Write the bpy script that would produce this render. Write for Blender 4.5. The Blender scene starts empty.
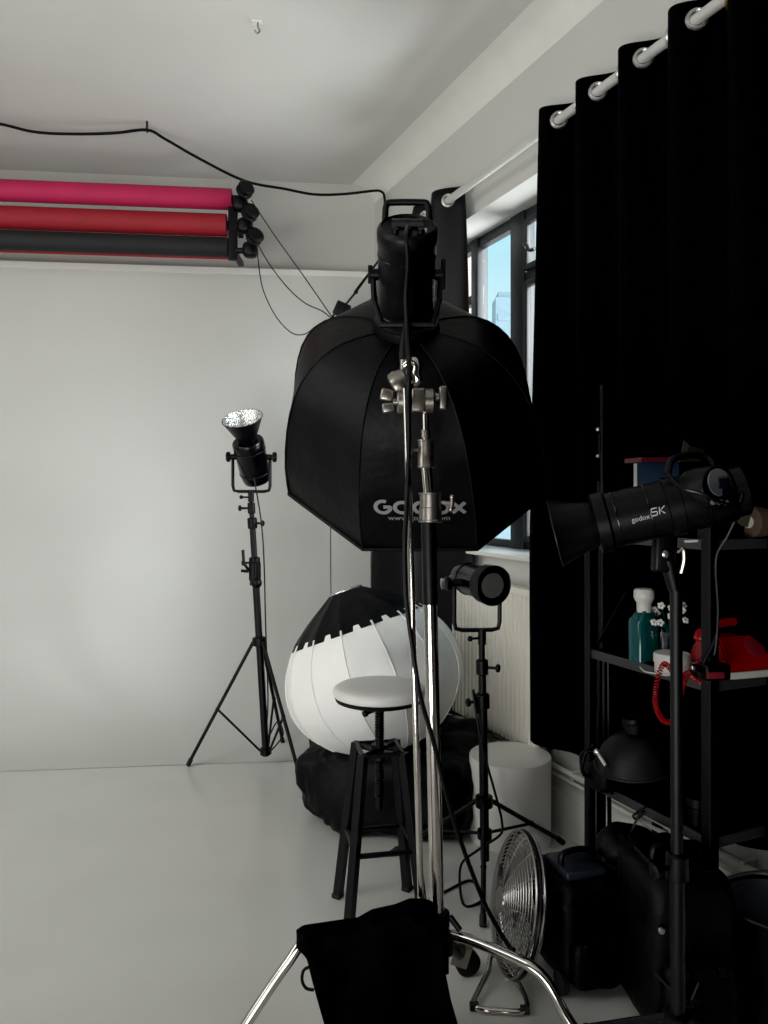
import bpy, bmesh, math, random
from mathutils import Vector, Matrix, noise
random.seed(7)
S = bpy.context.scene
C = S.collection
PI = math.pi
V = Vector
F = 769.0
CH = 1.45

def P(px, py, d):
    """where the photograph's point stands at depth d"""
    return V(((px-384)/F*d, d, CH-(py-495)/F*d))

# ------------------------------------------------------------ right wall frame
WU = V((-.4035, .915, 0)); WN = V((-.915, -.4035, 0)); WA = 2.057
def W(u, off, z):
    """u runs along the right wall, off is the distance into the room"""
    return -WN*(WA-off) + WU*u + V((0, 0, z))
WROT = Matrix((WU, WN, V((0, 0, 1)))).transposed()      # local x=along wall, y=into room

def back_y(x, off=0.0):
    return 5.25+.106*x-off

# ------------------------------------------------------------ materials
def mat(name, col, rough=.5, metal=0, var=.08, scale=6, bump=0, bscale=40, spec=.5, coat=0, sheen=0):
    m = bpy.data.materials.new(name); m.use_nodes = True
    nt = m.node_tree; b = nt.nodes['Principled BSDF']
    tc = nt.nodes.new('ShaderNodeTexCoord')
    n = nt.nodes.new('ShaderNodeTexNoise'); n.inputs['Scale'].default_value = scale; n.inputs['Detail'].default_value = 4
    nt.links.new(tc.outputs['Object'], n.inputs['Vector'])
    r = nt.nodes.new('ShaderNodeValToRGB')
    c = V(col)
    r.color_ramp.elements[0].color = (*(c*(1-var)), 1); r.color_ramp.elements[0].position = .3
    r.color_ramp.elements[1].color = (*(c*(1+var)), 1); r.color_ramp.elements[1].position = .7
    nt.links.new(n.outputs['Fac'], r.inputs['Fac']); nt.links.new(r.outputs['Color'], b.inputs['Base Color'])
    b.inputs['Roughness'].default_value = rough; b.inputs['Metallic'].default_value = metal
    b.inputs['Specular IOR Level'].default_value = spec
    b.inputs['Coat Weight'].default_value = coat
    if sheen: b.inputs['Sheen Weight'].default_value = sheen
    if bump:
        n2 = nt.nodes.new('ShaderNodeTexNoise'); n2.inputs['Scale'].default_value = bscale; n2.inputs['Detail'].default_value = 5
        nt.links.new(tc.outputs['Object'], n2.inputs['Vector'])
        bp = nt.nodes.new('ShaderNodeBump'); bp.inputs['Strength'].default_value = bump; bp.inputs['Distance'].default_value = .01
        nt.links.new(n2.outputs['Fac'], bp.inputs['Height']); nt.links.new(bp.outputs['Normal'], b.inputs['Normal'])
    return m

M = {}
M['wall'] = mat('white_wall_paint', (.56, .56, .535), .75, var=.03, scale=1.2, bump=.08, bscale=12)
M['dark'] = mat('light_cutting_charcoal', (.05, .05, .052), .8, var=.05)  # for the unseen front wall, dark to cut frontal light and deepen chrome
M['cyc'] = mat('cyclorama_paint', (.575, .58, .555), .65, var=.03, scale=1.0, bump=.06, bscale=6)
M['ceil'] = mat('ceiling_paint', (.62, .61, .585), .8, var=.04, scale=1.5, bump=.08, bscale=9)
M['floor'] = mat('white_gloss_floor', (.60, .605, .58), .22, var=.05, scale=1.6, bump=.02, bscale=8, spec=.45)
M['trim'] = mat('white_gloss_trim', (.75, .75, .71), .4, var=.03)
M['rad'] = mat('cream_enamel', (.78, .76, .68), .35, var=.02)
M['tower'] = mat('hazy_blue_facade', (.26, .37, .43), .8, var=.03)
M['winframe'] = mat('dark_window_steel', (.012, .014, .017), .4, var=.15)
M['black'] = mat('black_plastic', (.0022, .0022, .0025), .42, var=.2, spec=.2)
M['blackgloss'] = mat('black_gloss_plastic', (.002, .002, .0024), .25, var=.2, spec=.3)
M['blackmetal'] = mat('black_powder_coat', (.0028, .0028, .0032), .45, var=.2, spec=.25)
M['rack'] = mat('black_rack_steel', (.0045, .0045, .005), .5, var=.2, spec=.2)
M['shelfedge'] = mat('grey_shelf_laminate', (.03, .03, .031), .45, var=.15, spec=.4)
M['fabric'] = mat('black_nylon', (.0028, .0028, .0032), .55, var=.25, scale=14, bump=.25, bscale=60, spec=.16)
M['octa'] = mat('black_softbox_cloth', (.0026, .0026, .003), .5, var=.2, scale=9, bump=.3, bscale=22, spec=.16)
M['curtain'] = mat('black_curtain_cloth', (.0015, .0015, .0017), .85, var=.25, scale=20, bump=.1, bscale=200, spec=.05)
M['bagcloth'] = mat('black_canvas', (.0016, .0016, .0018), .8, var=.25, scale=20, bump=.2, bscale=150, spec=.05)
M['chrome'] = mat('polished_chrome', (.62, .59, .55), .14, 1, var=.06, scale=25)
M['nickel'] = mat('brushed_nickel', (.30, .28, .25), .32, 1, var=.12, scale=40)
M['steel'] = mat('satin_steel', (.62, .62, .60), .3, 1, var=.06, scale=30)
M['silver'] = mat('silver_reflector', (.55, .55, .55), .25, 1, var=.35, scale=90, bump=.4, bscale=160)
M['rod'] = mat('white_rod', (.62, .62, .60), .35, .3, var=.05)
M['wire'] = mat('cage_wire_chrome', (.36, .35, .34), .3, 1, var=.1, scale=50)
M['lantern'] = mat('white_diffusion_silk', (.90, .90, .885), .6, var=.02, scale=5, bump=.15, bscale=25)
M['seat'] = mat('white_vinyl', (.68, .67, .65), .4, var=.03)
M['pink'] = mat('magenta_paper', (.42, .008, .07), .7, var=.08)
M['red'] = mat('red_paper', (.27, .004, .012), .7, var=.08)
M['charcoal'] = mat('charcoal_paper', (.005, .0055, .006), .7, var=.1)
M['plinth'] = mat('white_plinth_paint', (.72, .71, .68), .5, var=.03)
M['phonered'] = mat('red_phone_plastic', (.26, .004, .007), .22, var=.06)
M['jar'] = mat('white_plastic', (.50, .49, .46), .45, var=.04)
M['blue'] = mat('blue_book_cloth', (.006, .022, .05), .6, var=.15)
M['redbook'] = mat('dark_red_book_cover', (.10, .008, .012), .5, var=.15)
M['paper'] = mat('white_paper', (.45, .45, .42), .8, var=.05, scale=60)
M['kraft'] = mat('kraft_paper', (.07, .045, .03), .7, var=.1)
M['gold'] = mat('worn_brass', (.75, .46, .12), .35, 1, var=.2, scale=60)
M['barn'] = mat('brown_black_barn_door', (.03, .024, .012), .5, var=.2)
M['grey'] = mat('grey_panel', (.075, .08, .088), .45, var=.1)
M['lens'] = mat('frosted_grey_lens', (.10, .10, .10), .4, var=.05)
M['screen'] = mat('dark_display', (.006, .008, .011), .15, var=.1)
M['logo'] = mat('grey_print', (.22, .22, .22), .7, var=.05)
M['logow'] = mat('pale_print', (.42, .42, .41), .7, var=.05)
M['rubber'] = mat('black_rubber', (.004, .004, .004), .7, var=.2)
M['redlabel'] = mat('dark_red_label', (.16, .012, .02), .4, var=.1)
M['flower'] = mat('white_petals', (.60, .60, .56), .5, var=.06, scale=30)
M['brick'] = mat('pale_pink_brick', (.75, .60, .58), .8, var=.05)
M['facade'] = mat('pale_facade', (.86, .90, .92), .8, var=.04)

def brick_mat():
    m = M['brick']; nt = m.node_tree; b = nt.nodes['Principled BSDF']
    t = nt.nodes.new('ShaderNodeTexBrick'); t.inputs['Scale'].default_value = 3
    t.inputs['Color1'].default_value = (.62, .45, .44, 1); t.inputs['Color2'].default_value = (.70, .55, .53, 1); t.inputs['Mortar'].default_value = (.8, .76, .74, 1)
    tc = nt.nodes.new('ShaderNodeTexCoord'); mp = nt.nodes.new('ShaderNodeMapping'); mp.inputs['Rotation'].default_value = (PI/2, 0, 0)
    nt.links.new(tc.outputs['Object'], mp.inputs['Vector']); nt.links.new(mp.outputs['Vector'], t.inputs['Vector'])
    nt.links.new(t.outputs['Color'], b.inputs['Base Color'])
brick_mat()
def dimple_mat():
    m = M['silver']; nt = m.node_tree; b = nt.nodes['Principled BSDF']
    tc = nt.nodes.new('ShaderNodeTexCoord'); v = nt.nodes.new('ShaderNodeTexVoronoi'); v.inputs['Scale'].default_value = 120
    r = nt.nodes.new('ShaderNodeValToRGB'); r.color_ramp.elements[0].color = (.10, .10, .10, 1); r.color_ramp.elements[1].color = (.8, .8, .8, 1)
    r.color_ramp.elements[0].position = .25; r.color_ramp.elements[1].position = .5
    nt.links.new(tc.outputs['Object'], v.inputs['Vector']); nt.links.new(v.outputs['Distance'], r.inputs['Fac']); nt.links.new(r.outputs['Color'], b.inputs['Base Color'])
dimple_mat()

def glass_mat(name, tint, gloss):
    m = bpy.data.materials.new(name); m.use_nodes = True; nt = m.node_tree; nt.nodes.clear()
    o = nt.nodes.new('ShaderNodeOutputMaterial'); mx = nt.nodes.new('ShaderNodeMixShader')
    t = nt.nodes.new('ShaderNodeBsdfTransparent'); t.inputs['Color'].default_value = (*tint, 1)
    g = nt.nodes.new('ShaderNodeBsdfGlossy'); g.inputs['Roughness'].default_value = .05
    n = nt.nodes.new('ShaderNodeTexNoise'); n.inputs['Scale'].default_value = 2
    mr = nt.nodes.new('ShaderNodeMapRange'); mr.inputs['To Min'].default_value = gloss*.8; mr.inputs['To Max'].default_value = gloss*1.2
    nt.links.new(n.outputs['Fac'], mr.inputs['Value']); nt.links.new(mr.outputs['Result'], mx.inputs['Fac']); nt.links.new(t.outputs['BSDF'], mx.inputs[1]); nt.links.new(g.outputs['BSDF'], mx.inputs[2])
    nt.links.new(mx.outputs['Shader'], o.inputs['Surface'])
    return m
M['pane'] = glass_mat('window_glass', (.97, .99, .99), .03)
M['glass'] = glass_mat('clear_glass', (.85, .9, .9), .10)
def teal_mat():
    m = mat('teal_liquid_plastic', (.003, .058, .060), .14, var=.1)
    return m
M['teal'] = teal_mat()
def far_curtain_mat():
    m = mat('satin_black_curtain', (.0022, .002, .0026), .40, var=.2, scale=15, spec=.22)
    nt = m.node_tree; b = nt.nodes['Principled BSDF']; o = nt.nodes['Material Output']
    tr = nt.nodes.new('ShaderNodeBsdfTranslucent'); tr.inputs['Color'].default_value = (.30, .25, .30, 1)
    mx = nt.nodes.new('ShaderNodeMixShader'); mx.inputs['Fac'].default_value = .03
    nt.links.new(b.outputs['BSDF'], mx.inputs[1]); nt.links.new(tr.outputs['BSDF'], mx.inputs[2]); nt.links.new(mx.outputs['Shader'], o.inputs['Surface'])
    return m
M['satin'] = far_curtain_mat()

# ------------------------------------------------------------ builders
ORG = {}
def thing(name, label, cat, loc=(0, 0, 0), group=None):
    o = bpy.data.objects.new(name, None); C.objects.link(o); o.location = loc
    o.empty_display_size = .05
    o['label'] = label; o['category'] = cat
    if group: o['group'] = group
    ORG[o.name] = V(loc)
    return o
def tag(o, label, cat, group=None):
    o['label'] = label; o['category'] = cat
    if group: o['group'] = group
    return o
def lab(o, label): o['label'] = label; return o

def smooth_path(pts, n=6, closed=False):
    pts = [V(p) for p in pts]; out = []
    N = len(pts)
    rng = range(N) if closed else range(N-1)
    for i in rng:
        if closed: a, b, c, d = pts[(i-1) % N], pts[i], pts[(i+1) % N], pts[(i+2) % N]
        else: a, b, c, d = pts[max(i-1, 0)], pts[i], pts[i+1], pts[min(i+2, N-1)]
        for k in range(n):
            t = k/n
            out.append(.5*((2*b)+(c-a)*t+(2*a-5*b+4*c-d)*t*t+(3*b-a-3*c+d)*t**3))
    if not closed: out.append(pts[-1])
    return out

def frame_of(axis):
    a = V(axis).normalized()
    h = V((0, 0, 1)) if abs(a.z) < .95 else V((1, 0, 0))
    x = h.cross(a).normalized(); y = a.cross(x)
    return x, y, a

class MB:
    def __init__(s): s.b = bmesh.new()
    def box(s, c, size, rot=None, bevel=0):
        r = bmesh.ops.create_cube(s.b, size=1)
        vs = r['verts']
        mt = Matrix.Translation(V(c)) @ (rot.to_4x4() if rot else Matrix.Identity(4)) @ Matrix.Diagonal((*size, 1))
        bmesh.ops.transform(s.b, matrix=mt, verts=vs)
        if bevel:
            es = list({e for v in vs for e in v.link_edges})
            bmesh.ops.bevel(s.b, geom=es, offset=bevel, segments=3, affect='EDGES', profile=.5)
        return s
    def ring(s, c, x, y, r, n):
        return [s.b.verts.new(c+x*(math.cos(2*PI*k/n)*r)+y*(math.sin(2*PI*k/n)*r)) for k in range(n)]
    def skin(s, rings, closed=False, caps=True):
        n = len(rings[0]); L = len(rings)
        for i in range(L if closed else L-1):
            a, b = rings[i], rings[(i+1) % L]
            for k in range(n):
                try: s.b.faces.new((a[k], a[(k+1) % n], b[(k+1) % n], b[k]))
                except ValueError: pass
        if caps and not closed:
            try: s.b.faces.new(rings[0][::-1]); s.b.faces.new(rings[-1])
            except ValueError: pass
        return s
    def tube(s, pts, r, n=8, closed=False, caps=True, flat=None):
        pts = [V(p) for p in pts]; N = len(pts); rings = []
        x = None
        for i, p in enumerate(pts):
            if closed: t = pts[(i+1) % N]-pts[i-1]
            else: t = pts[min(i+1, N-1)]-pts[max(i-1, 0)]
            if t.length < 1e-9: t = V((0, 0, 1))
            t.normalize()
            if x is None: x, y, _ = frame_of(t)
            else:
                x = (x-t*x.dot(t))
                if x.length < 1e-6: x, y, _ = frame_of(t)
                x.normalize(); y = t.cross(x)
            rr = r[i] if isinstance(r, (list, tuple)) else r
            rings.append(s.ring(p, x, y, rr, n))
        return s.skin(rings, closed, caps)
    def cyl(s, p0, p1, r0, r1=None, n=20):
        if r1 is None: r1 = r0
        p0, p1 = V(p0), V(p1); x, y, a = frame_of(p1-p0)
        return s.skin([s.ring(p0, x, y, r0, n), s.ring(p1, x, y, r1, n)])
    def lathe(s, o, axis, prof, n=32, caps=True, x=None):
        """prof: (along, radius) pairs"""
        o = V(o)
        if x is None: x, y, a = frame_of(axis)
        else: a = V(axis).normalized(); x = V(x); y = a.cross(x)
        return s.skin([s.ring(o+a*h, x, y, max(r, 1e-4), n) for h, r in prof], False, caps)
    def ball(s, c, r, n=12, sc=(1, 1, 1)):
        q = bmesh.ops.create_uvsphere(s.b, u_segments=n, v_segments=max(6, n//2), radius=r)
        bmesh.ops.transform(s.b, matrix=Matrix.Translation(V(c)) @ Matrix.Diagonal((*sc, 1)), verts=q['verts'])
        return s
    def torus(s, c, axis, R, r, n=28, m=8):
        x, y, a = frame_of(axis); c = V(c)
        return s.tube([c+x*math.cos(2*PI*k/n)*R+y*math.sin(2*PI*k/n)*R for k in range(n)], r, m, closed=True)
    def grid(s, fn, nu, nv, closed_u=False):
        g = [[s.b.verts.new(fn(i/nu, j/nv)) for j in range(nv+1)] for i in range(nu+(0 if closed_u else 1))]
        L = len(g)
        for i in range(L if closed_u else L-1):
            for j in range(nv):
                s.b.faces.new((g[i][j], g[(i+1) % L][j], g[(i+1) % L][j+1], g[i][j+1]))
        return s
    def poly(s, pts):
        s.b.faces.new([s.b.verts.new(V(p)) for p in pts]); return s
    def prism(s, pts, ex):
        a = [s.b.verts.new(V(p)) for p in pts]; b = [s.b.verts.new(V(p)+V(ex)) for p in pts]
        n = len(a)
        s.b.faces.new(a[::-1]); s.b.faces.new(b)
        for k in range(n): s.b.faces.new((a[k], a[(k+1) % n], b[(k+1) % n], b[k]))
        return s
    def blob(s, c, rad, rot=None, e=.6, amp=.02, freq=4, n=48, m=28, seed=0, squash=None):
        c = V(c)
        def sg(v, p): return math.copysign(abs(v)**p, v)
        def fn(u, v):
            th = u*2*PI; ph = (v-.5)*PI*.998
            p = V((sg(math.cos(ph), e)*sg(math.cos(th), e)*rad[0], sg(math.cos(ph), e)*sg(math.sin(th), e)*rad[1], sg(math.sin(ph), e)*rad[2]))
            d = p.normalized()
            q = p*freq+V((seed*7.1, seed*3.3, seed))
            k = noise.noise(q)+.5*abs(noise.noise(q*2.3))
            p = p+d*amp*k
            if squash: p = squash(p)
            return c+(rot @ p if rot else p)
        return s.grid(fn, n, m, closed_u=True)
    def build(s, name, m, parent=None, loc=None, smooth=True, angle=38, mods=None):
        bmesh.ops.remove_doubles(s.b, verts=s.b.verts, dist=1e-6)
        bmesh.ops.recalc_face_normals(s.b, faces=s.b.faces)
        if parent is not None: org = ORG[parent.name]
        else: org = V(loc) if loc is not None else V((0, 0, 0))
        bmesh.ops.translate(s.b, verts=s.b.verts, vec=-org)
        me = bpy.data.meshes.new(name); s.b.to_mesh(me); s.b.free()
        me.materials.append(m)
        if smooth:
            me.shade_smooth(); me.set_sharp_from_angle(angle=math.radians(angle))
        o = bpy.data.objects.new(name, me); C.objects.link(o)
        if parent is not None: o.parent = parent
        else: o.location = org
        ORG[o.name] = org
        return o
def struct(o): o['kind'] = 'structure'; return o

# 2-D strokes for lettering, mapped onto a surface
def strokes_mb(paths, w, fn):
    b = MB()
    for path in paths:
        pts = [V((p[0], p[1])) for p in path]; N = len(pts); L = []
        for i, p in enumerate(pts):
            t = (pts[min(i+1, N-1)]-pts[max(i-1, 0)]).normalized(); n = V((-t.y, t.x))
            L.append((b.b.verts.new(fn(*(p+n*w/2))), b.b.verts.new(fn(*(p-n*w/2)))))
        for i in range(N-1):
            b.b.faces.new((L[i][0], L[i+1][0], L[i+1][1], L[i][1]))
    return b
def arc(cx, cy, rx, ry, a0, a1, n=18):
    return [(cx+rx*math.cos(math.radians(a0+(a1-a0)*k/n)), cy+ry*math.sin(math.radians(a0+(a1-a0)*k/n))) for k in range(n+1)]
def glyphs(text, h):
    """rounded logo letters, height h; returns strokes and width"""
    out = []; x = 0; r = h*.40; w = r*1.12
    for ch in text:
        if ch == 'G':
            out.append(arc(x+w, r*1.12, w, r*1.12, 62, 360)+[(x+w*2, r*1.12), (x+w*1.05, r*1.12)]); x += w*2+h*.26
        elif ch == 'o': out.append(arc(x+w, r, w, r, 0, 360, 24)); x += w*2+h*.26
        elif ch == 'd':
            out.append(arc(x+w, r, w, r, 0, 360, 24)); out.append([(x+w*2, -.02*h), (x+w*2, h*1.1)]); x += w*2+h*.26
        elif ch == 'x':
            out.append([(x, 0), (x+w*1.7, r*2)]); out.append([(x, r*2), (x+w*1.7, 0)]); x += w*1.7+h*.26
    return out, x-h*.26
def text_mesh_points(body, size):
    cu = bpy.data.curves.new('lettering', 'FONT'); cu.body = body; cu.size = size; cu.align_x = 'CENTER'; cu.resolution_u = 3
    ob = bpy.data.objects.new('lettering', cu); C.objects.link(ob)
    bpy.context.view_layer.update()
    me = bpy.data.meshes.new_from_object(ob.evaluated_get(bpy.context.evaluated_depsgraph_get()))
    vs = [v.co.copy() for v in me.vertices]; fs = [tuple(p.vertices) for p in me.polygons]
    bpy.data.objects.remove(ob); bpy.data.curves.remove(cu); bpy.data.meshes.remove(me)
    return vs, fs
def text_mb(body, size, fn):
    vs, fs = text_mesh_points(body, size); b = MB()
    bv = [b.b.verts.new(fn(v.x, v.y)) for v in vs]
    for f in fs:
        try: b.b.faces.new([bv[i] for i in f])
        except ValueError: pass
    return b

CEIL = 3.559
# ============================================================ SETTING
LX, FY = -4.6, -3.2
def line_int_corner():
    # back wall meets right wall
    for k in range(4000):
        u = 3+k*.001; p = W(u, 0, 0)
        if p.y >= back_y(p.x): return u
CU = line_int_corner()
cor = W(CU, 0, 0); UN = -4.2; near = W(UN, 0, 0)
b = MB(); b.prism([(LX-.1, FY-.1, -.1), (near.x+.4, FY-.1, -.1), (near.x+.4, near.y, -.1), W(UN, -.3, -.1), W(CU+.1, -.3, -.1), (LX-.1, back_y(LX)+.2, -.1)], (0, 0, .1))
struct(b.build('floor', M['floor'], smooth=False))
b = MB(); b.prism([(LX-.1, FY-.1, CEIL), (near.x+.4, FY-.1, CEIL), (near.x+.4, near.y, CEIL), W(UN, -.3, CEIL), W(CU+.1, -.3, CEIL), (LX-.1, back_y(LX)+.2, CEIL)], (0, 0, .1))
struct(b.build('ceiling', M['ceil'], smooth=False))
b = MB(); b.prism([(LX, back_y(LX), 0), (cor.x+.3, back_y(cor.x+.3), 0), (cor.x+.3, back_y(cor.x+.3)+.15, 0), (LX, back_y(LX)+.15, 0)], (0, 0, CEIL))
struct(b.build('wall_back', M['wall'], smooth=False))
b = MB(); b.box((LX-.05, (FY+back_y(LX))/2, CEIL/2), (.1, back_y(LX)-FY, CEIL)); struct(b.build('wall_left', M['wall'], smooth=False))
b = MB(); b.box(((LX+near.x)/2, FY-.05, CEIL/2), (near.x-LX+.8, .1, CEIL)); struct(b.build('wall_front', M['dark'], smooth=False))

# right wall with its window opening
WU0, WU1, WZ0, WZ1, RV = .7, 4.12, 1.15, 2.92, .235
b = MB()
def wallbox(u0, u1, z0, z1):
    b.box(W((u0+u1)/2, -.15, (z0+z1)/2), (u1-u0, .3, z1-z0), WROT)
wallbox(UN, WU0, 0, CEIL); wallbox(WU1, CU+.15, 0, CEIL); wallbox(WU0, WU1, 0, WZ0); wallbox(WU0, WU1, WZ1, CEIL)
struct(b.build('wall_right', M['wall'], smooth=False))
# plaster cove where the right wall meets the ceiling
b = MB(); pr = [(0, 3.44), (.003, 3.46), (.02, 3.492), (.05, 3.522), (.085, 3.545), (.13, 3.555), (.16, CEIL+.002), (0, CEIL+.002)]
b.prism([W(UN, o, z) for o, z in pr], WU*(CU+.05-UN)); struct(b.build('trim_1', M['trim']))

# cyclorama: curved lower back wall
CYO = .21; CYX1 = P(367, 400, 4.98).x; CYZ = 2.90; CR = .76
prof = [(CR+CYO+.03, .002)]
for k in range(13):
    a = k/12*PI/2; prof.append((CYO+CR-CR*math.sin(a), .004+CR-CR*math.cos(a)))
prof += [(CYO, 1.5), (CYO, CYZ-.008), (CYO-.008, CYZ), (0.002, CYZ), (.002, .004)]
b = MB(); bd = V((1, .106, 0)); nrm = V((.106, -1, 0)).normalized()
p0 = V((LX, back_y(LX), 0))
b.prism([p0+nrm*o+V((0, 0, z)) for o, z in prof], bd*(CYX1-LX)); struct(b.build('wall_back_lower', M['cyc'], angle=30))
b = MB()
b.prism([p0+nrm*(CYO+o)+V((0, 0, z)) for o, z in [(.001, CYZ-.035), (.014, CYZ-.03), (.016, CYZ+.004), (.001, CYZ+.006)]], bd*(CYX1-LX)); struct(b.build('edge_highlight_strip', M['trim']))  # paler strip added as the highlight along the panel's top edge

# window in the right wall
win = bpy.data.objects.new('window_1', None); C.objects.link(win); win.location = W(2.4, -RV, WZ0); ORG[win.name] = V(win.location); win['kind'] = 'structure'
def wbar(b, u0, u1, z0, z1, th=.05, off=-RV): b.box(W((u0+u1)/2, off, (z0+z1)/2), (u1-u0, th, z1-z0), WROT, .004)
b = MB()
wbar(b, WU0, WU1, WZ1-.055, WZ1); wbar(b, WU0, WU1, WZ0, WZ0+.06); wbar(b, WU0, WU0+.05, WZ0, WZ1); wbar(b, WU1-.05, WU1, WZ0, WZ1)
for u0, u1 in ((3.80, 3.87), (3.335, 3.46), (2.55, 2.67), (1.7, 1.82)): wbar(b, u0, u1, WZ0, WZ1, .07)
wbar(b, 3.87, WU1, 2.56, 2.61); wbar(b, 2.67, 3.335, 2.545, 2.60); wbar(b, 1.82, 2.55, 2.545, 2.60)
b.build('frame', M['winframe'], win)
for z0, z1 in ((2.60, WZ1-.055), (WZ0+.06, 2.545)):                  # opening casement beside the big mullion
    b = MB(); u0, u1 = 2.68, 3.325
    for a in ((u0, u1, z0, z0+.03), (u0, u1, z1-.03, z1), (u0, u0+.03, z0, z1), (u1-.03, u1, z0, z1)): wbar(b, *a, .03, -RV+.03)
    b.build('casement', M['winframe'], win)
def pane(u0, u1, z0, z1):
    MB().box(W((u0+u1)/2, -RV-.005, (z0+z1)/2), (u1-u0, .004, z1-z0), WROT).build('pane', M['pane'], win, smooth=False)
pane(3.87, WU1-.05, WZ0+.06, 2.56); pane(3.87, WU1-.05, 2.61, WZ1-.055); pane(3.46, 3.80, WZ0+.06, WZ1-.055)
pane(2.67, 3.335, WZ0+.06, 2.545); pane(2.67, 3.335, 2.60, WZ1-.055); pane(1.82, 2.55, WZ0+.06, 2.545); pane(1.82, 2.55, 2.6, WZ1-.055); pane(.75, 1.7, WZ0+.06, WZ1-.055)
b = MB(); b.tube(smooth_path([W(3.30, -RV+.05, 2.71), W(3.27, -RV+.075, 2.72), W(3.24, -RV+.08, 2.70), W(3.22, -RV+.08, 2.672), W(3.17, -RV+.08, 2.665)], 5), .009)
b.build('handle', M['winframe'], win)
b = MB(); b.box(W((WU0+WU1)/2, -.085, WZ0+.008), (WU1-WU0, .31, .022), WROT, .006); b.build('sill', M['trim'], win)

# baseboard and pipes along the right wall
b = MB(); pr = [(0, 0), (.03, 0), (.03, .17), (.022, .18), (.022, .195), (.012, .22), (0, .23)]
b.prism([W(UN, o, z) for o, z in pr], WU*(CU-UN-.02)); struct(b.build('baseboard_right', M['trim']))
b = MB()
b.tube([W(0, .05, .285), W(3.9, .05, .285)], .012); b.tube([W(0, .05, .252), W(3.9, .05, .252)], .008)
for u in (.7, 1.3, 1.75, 1.9, 2.05, 2.6, 3.2): b.box(W(u, .03, .285), (.018, .06, .034), WROT)
struct(b.build('trim_3', M['trim']))

# ============================================================ OUTSIDE
b = MB(); c = P(468, 300, 20); b.box((c.x-1.0, 21.0, 2.5), (2.4, 1.5, 15)); 
t = b.build('brick_building', M['brick'], loc=(c.x-1.0, 21, -5), smooth=False); tag(t, 'pale pink brick building seen past the far curtain through the window', 'building')
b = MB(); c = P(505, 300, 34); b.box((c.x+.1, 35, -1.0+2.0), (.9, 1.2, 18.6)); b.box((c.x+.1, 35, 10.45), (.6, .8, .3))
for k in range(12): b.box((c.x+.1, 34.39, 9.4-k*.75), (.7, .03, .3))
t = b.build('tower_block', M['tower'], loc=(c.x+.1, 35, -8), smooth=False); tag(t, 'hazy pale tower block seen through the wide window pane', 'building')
b = MB(); c = P(540, 300, 14); b.box((c.x+2.0, 15, 1.5), (4.0, 1.5, 13)); b.box((c.x+2.0, 15, 8.1), (4.2, 1.7, .25))
for k in range(6):
    for j in range(4): b.box((c.x+.5+j*.95, 14.23, 6.8-k*1.6), (.5, .04, .9))
t = b.build('white_building', M['facade'], loc=(c.x+2, 15, -5), smooth=False); tag(t, 'white building seen through the casement beside the front curtain', 'building')

# ============================================================ RADIATOR
RO = .10; ru0, ru1, rz0, rz1 = 2.80, 3.75, .32, 1.025
rad = thing('radiator', 'long cream ribbed radiator under the window', 'radiator', W(3, RO, 0))
b = MB(); n = 26; dw = (ru1-ru0)/n; secs = []
pts = []
for k in range(n):
    u = ru0+k*dw
    pts += [(u, RO-.012), (u+dw*.18, RO), (u+dw*.62, RO), (u+dw*.8, RO-.012)]
pts.append((ru1, RO-.012))
b.prism([W(u, o, rz0) for u, o in pts]+[W(ru1, RO-.02, rz0), W(ru0, RO-.02, rz0)], (0, 0, rz1-rz0-.03))
b.build('panel', M['rad'], rad, smooth=False)
b = MB(); b.box(W((ru0+ru1)/2, RO-.035, rz1-.012), (ru1-ru0+.01, .085, .035), WROT, .008); b.box(W((ru0+ru1)/2, RO-.055, (rz0+rz1)/2), (ru1-ru0, .02, rz1-rz0-.04), WROT); b.build('top_grille', M['rad'], rad)
b = MB(); b.tube([W(3.6, RO-.03, rz0), W(3.6, RO-.03, .2), W(3.6, .05, .19)], .01); b.build('pipe', M['rad'], rad)
b = MB(); b.tube([W(2.9, RO-.03, rz0), W(2.9, RO-.03, .2), W(2.9, .05, .19)], .01); b.build('pipe', M['rad'], rad)
for u in (3.0, 3.5): 
    MB().box(W(u, .025, .7), (.04, .05, .3), WROT).build('wall_bracket', M['rad'], rad)

# ============================================================ CURTAINS AND ROD
RZ, ROFF = 2.995, .12
b = MB(); rod = thing('curtain_rod', 'white metal curtain rod running along the wall above the window', 'curtain rod', W(2.4, ROFF, RZ))
b.tube([W(-1.0, ROFF, RZ), W(3.86, ROFF, RZ)], .019, 14); b.build('pole', M['rod'], rod)
MB().ball(W(3.87, ROFF, RZ), .026).build('finial', M['rod'], rod)
for u in (.5, 3.72): 
    b = MB(); b.box(W(u, ROFF/2, RZ-.008), (.02, ROFF, .02), WROT); b.box(W(u, .006, RZ), (.05, .012, .09), WROT); b.torus(W(u, ROFF, RZ), WU, .021, .005); b.build('wall_bracket', M['rod'], rod)

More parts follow.
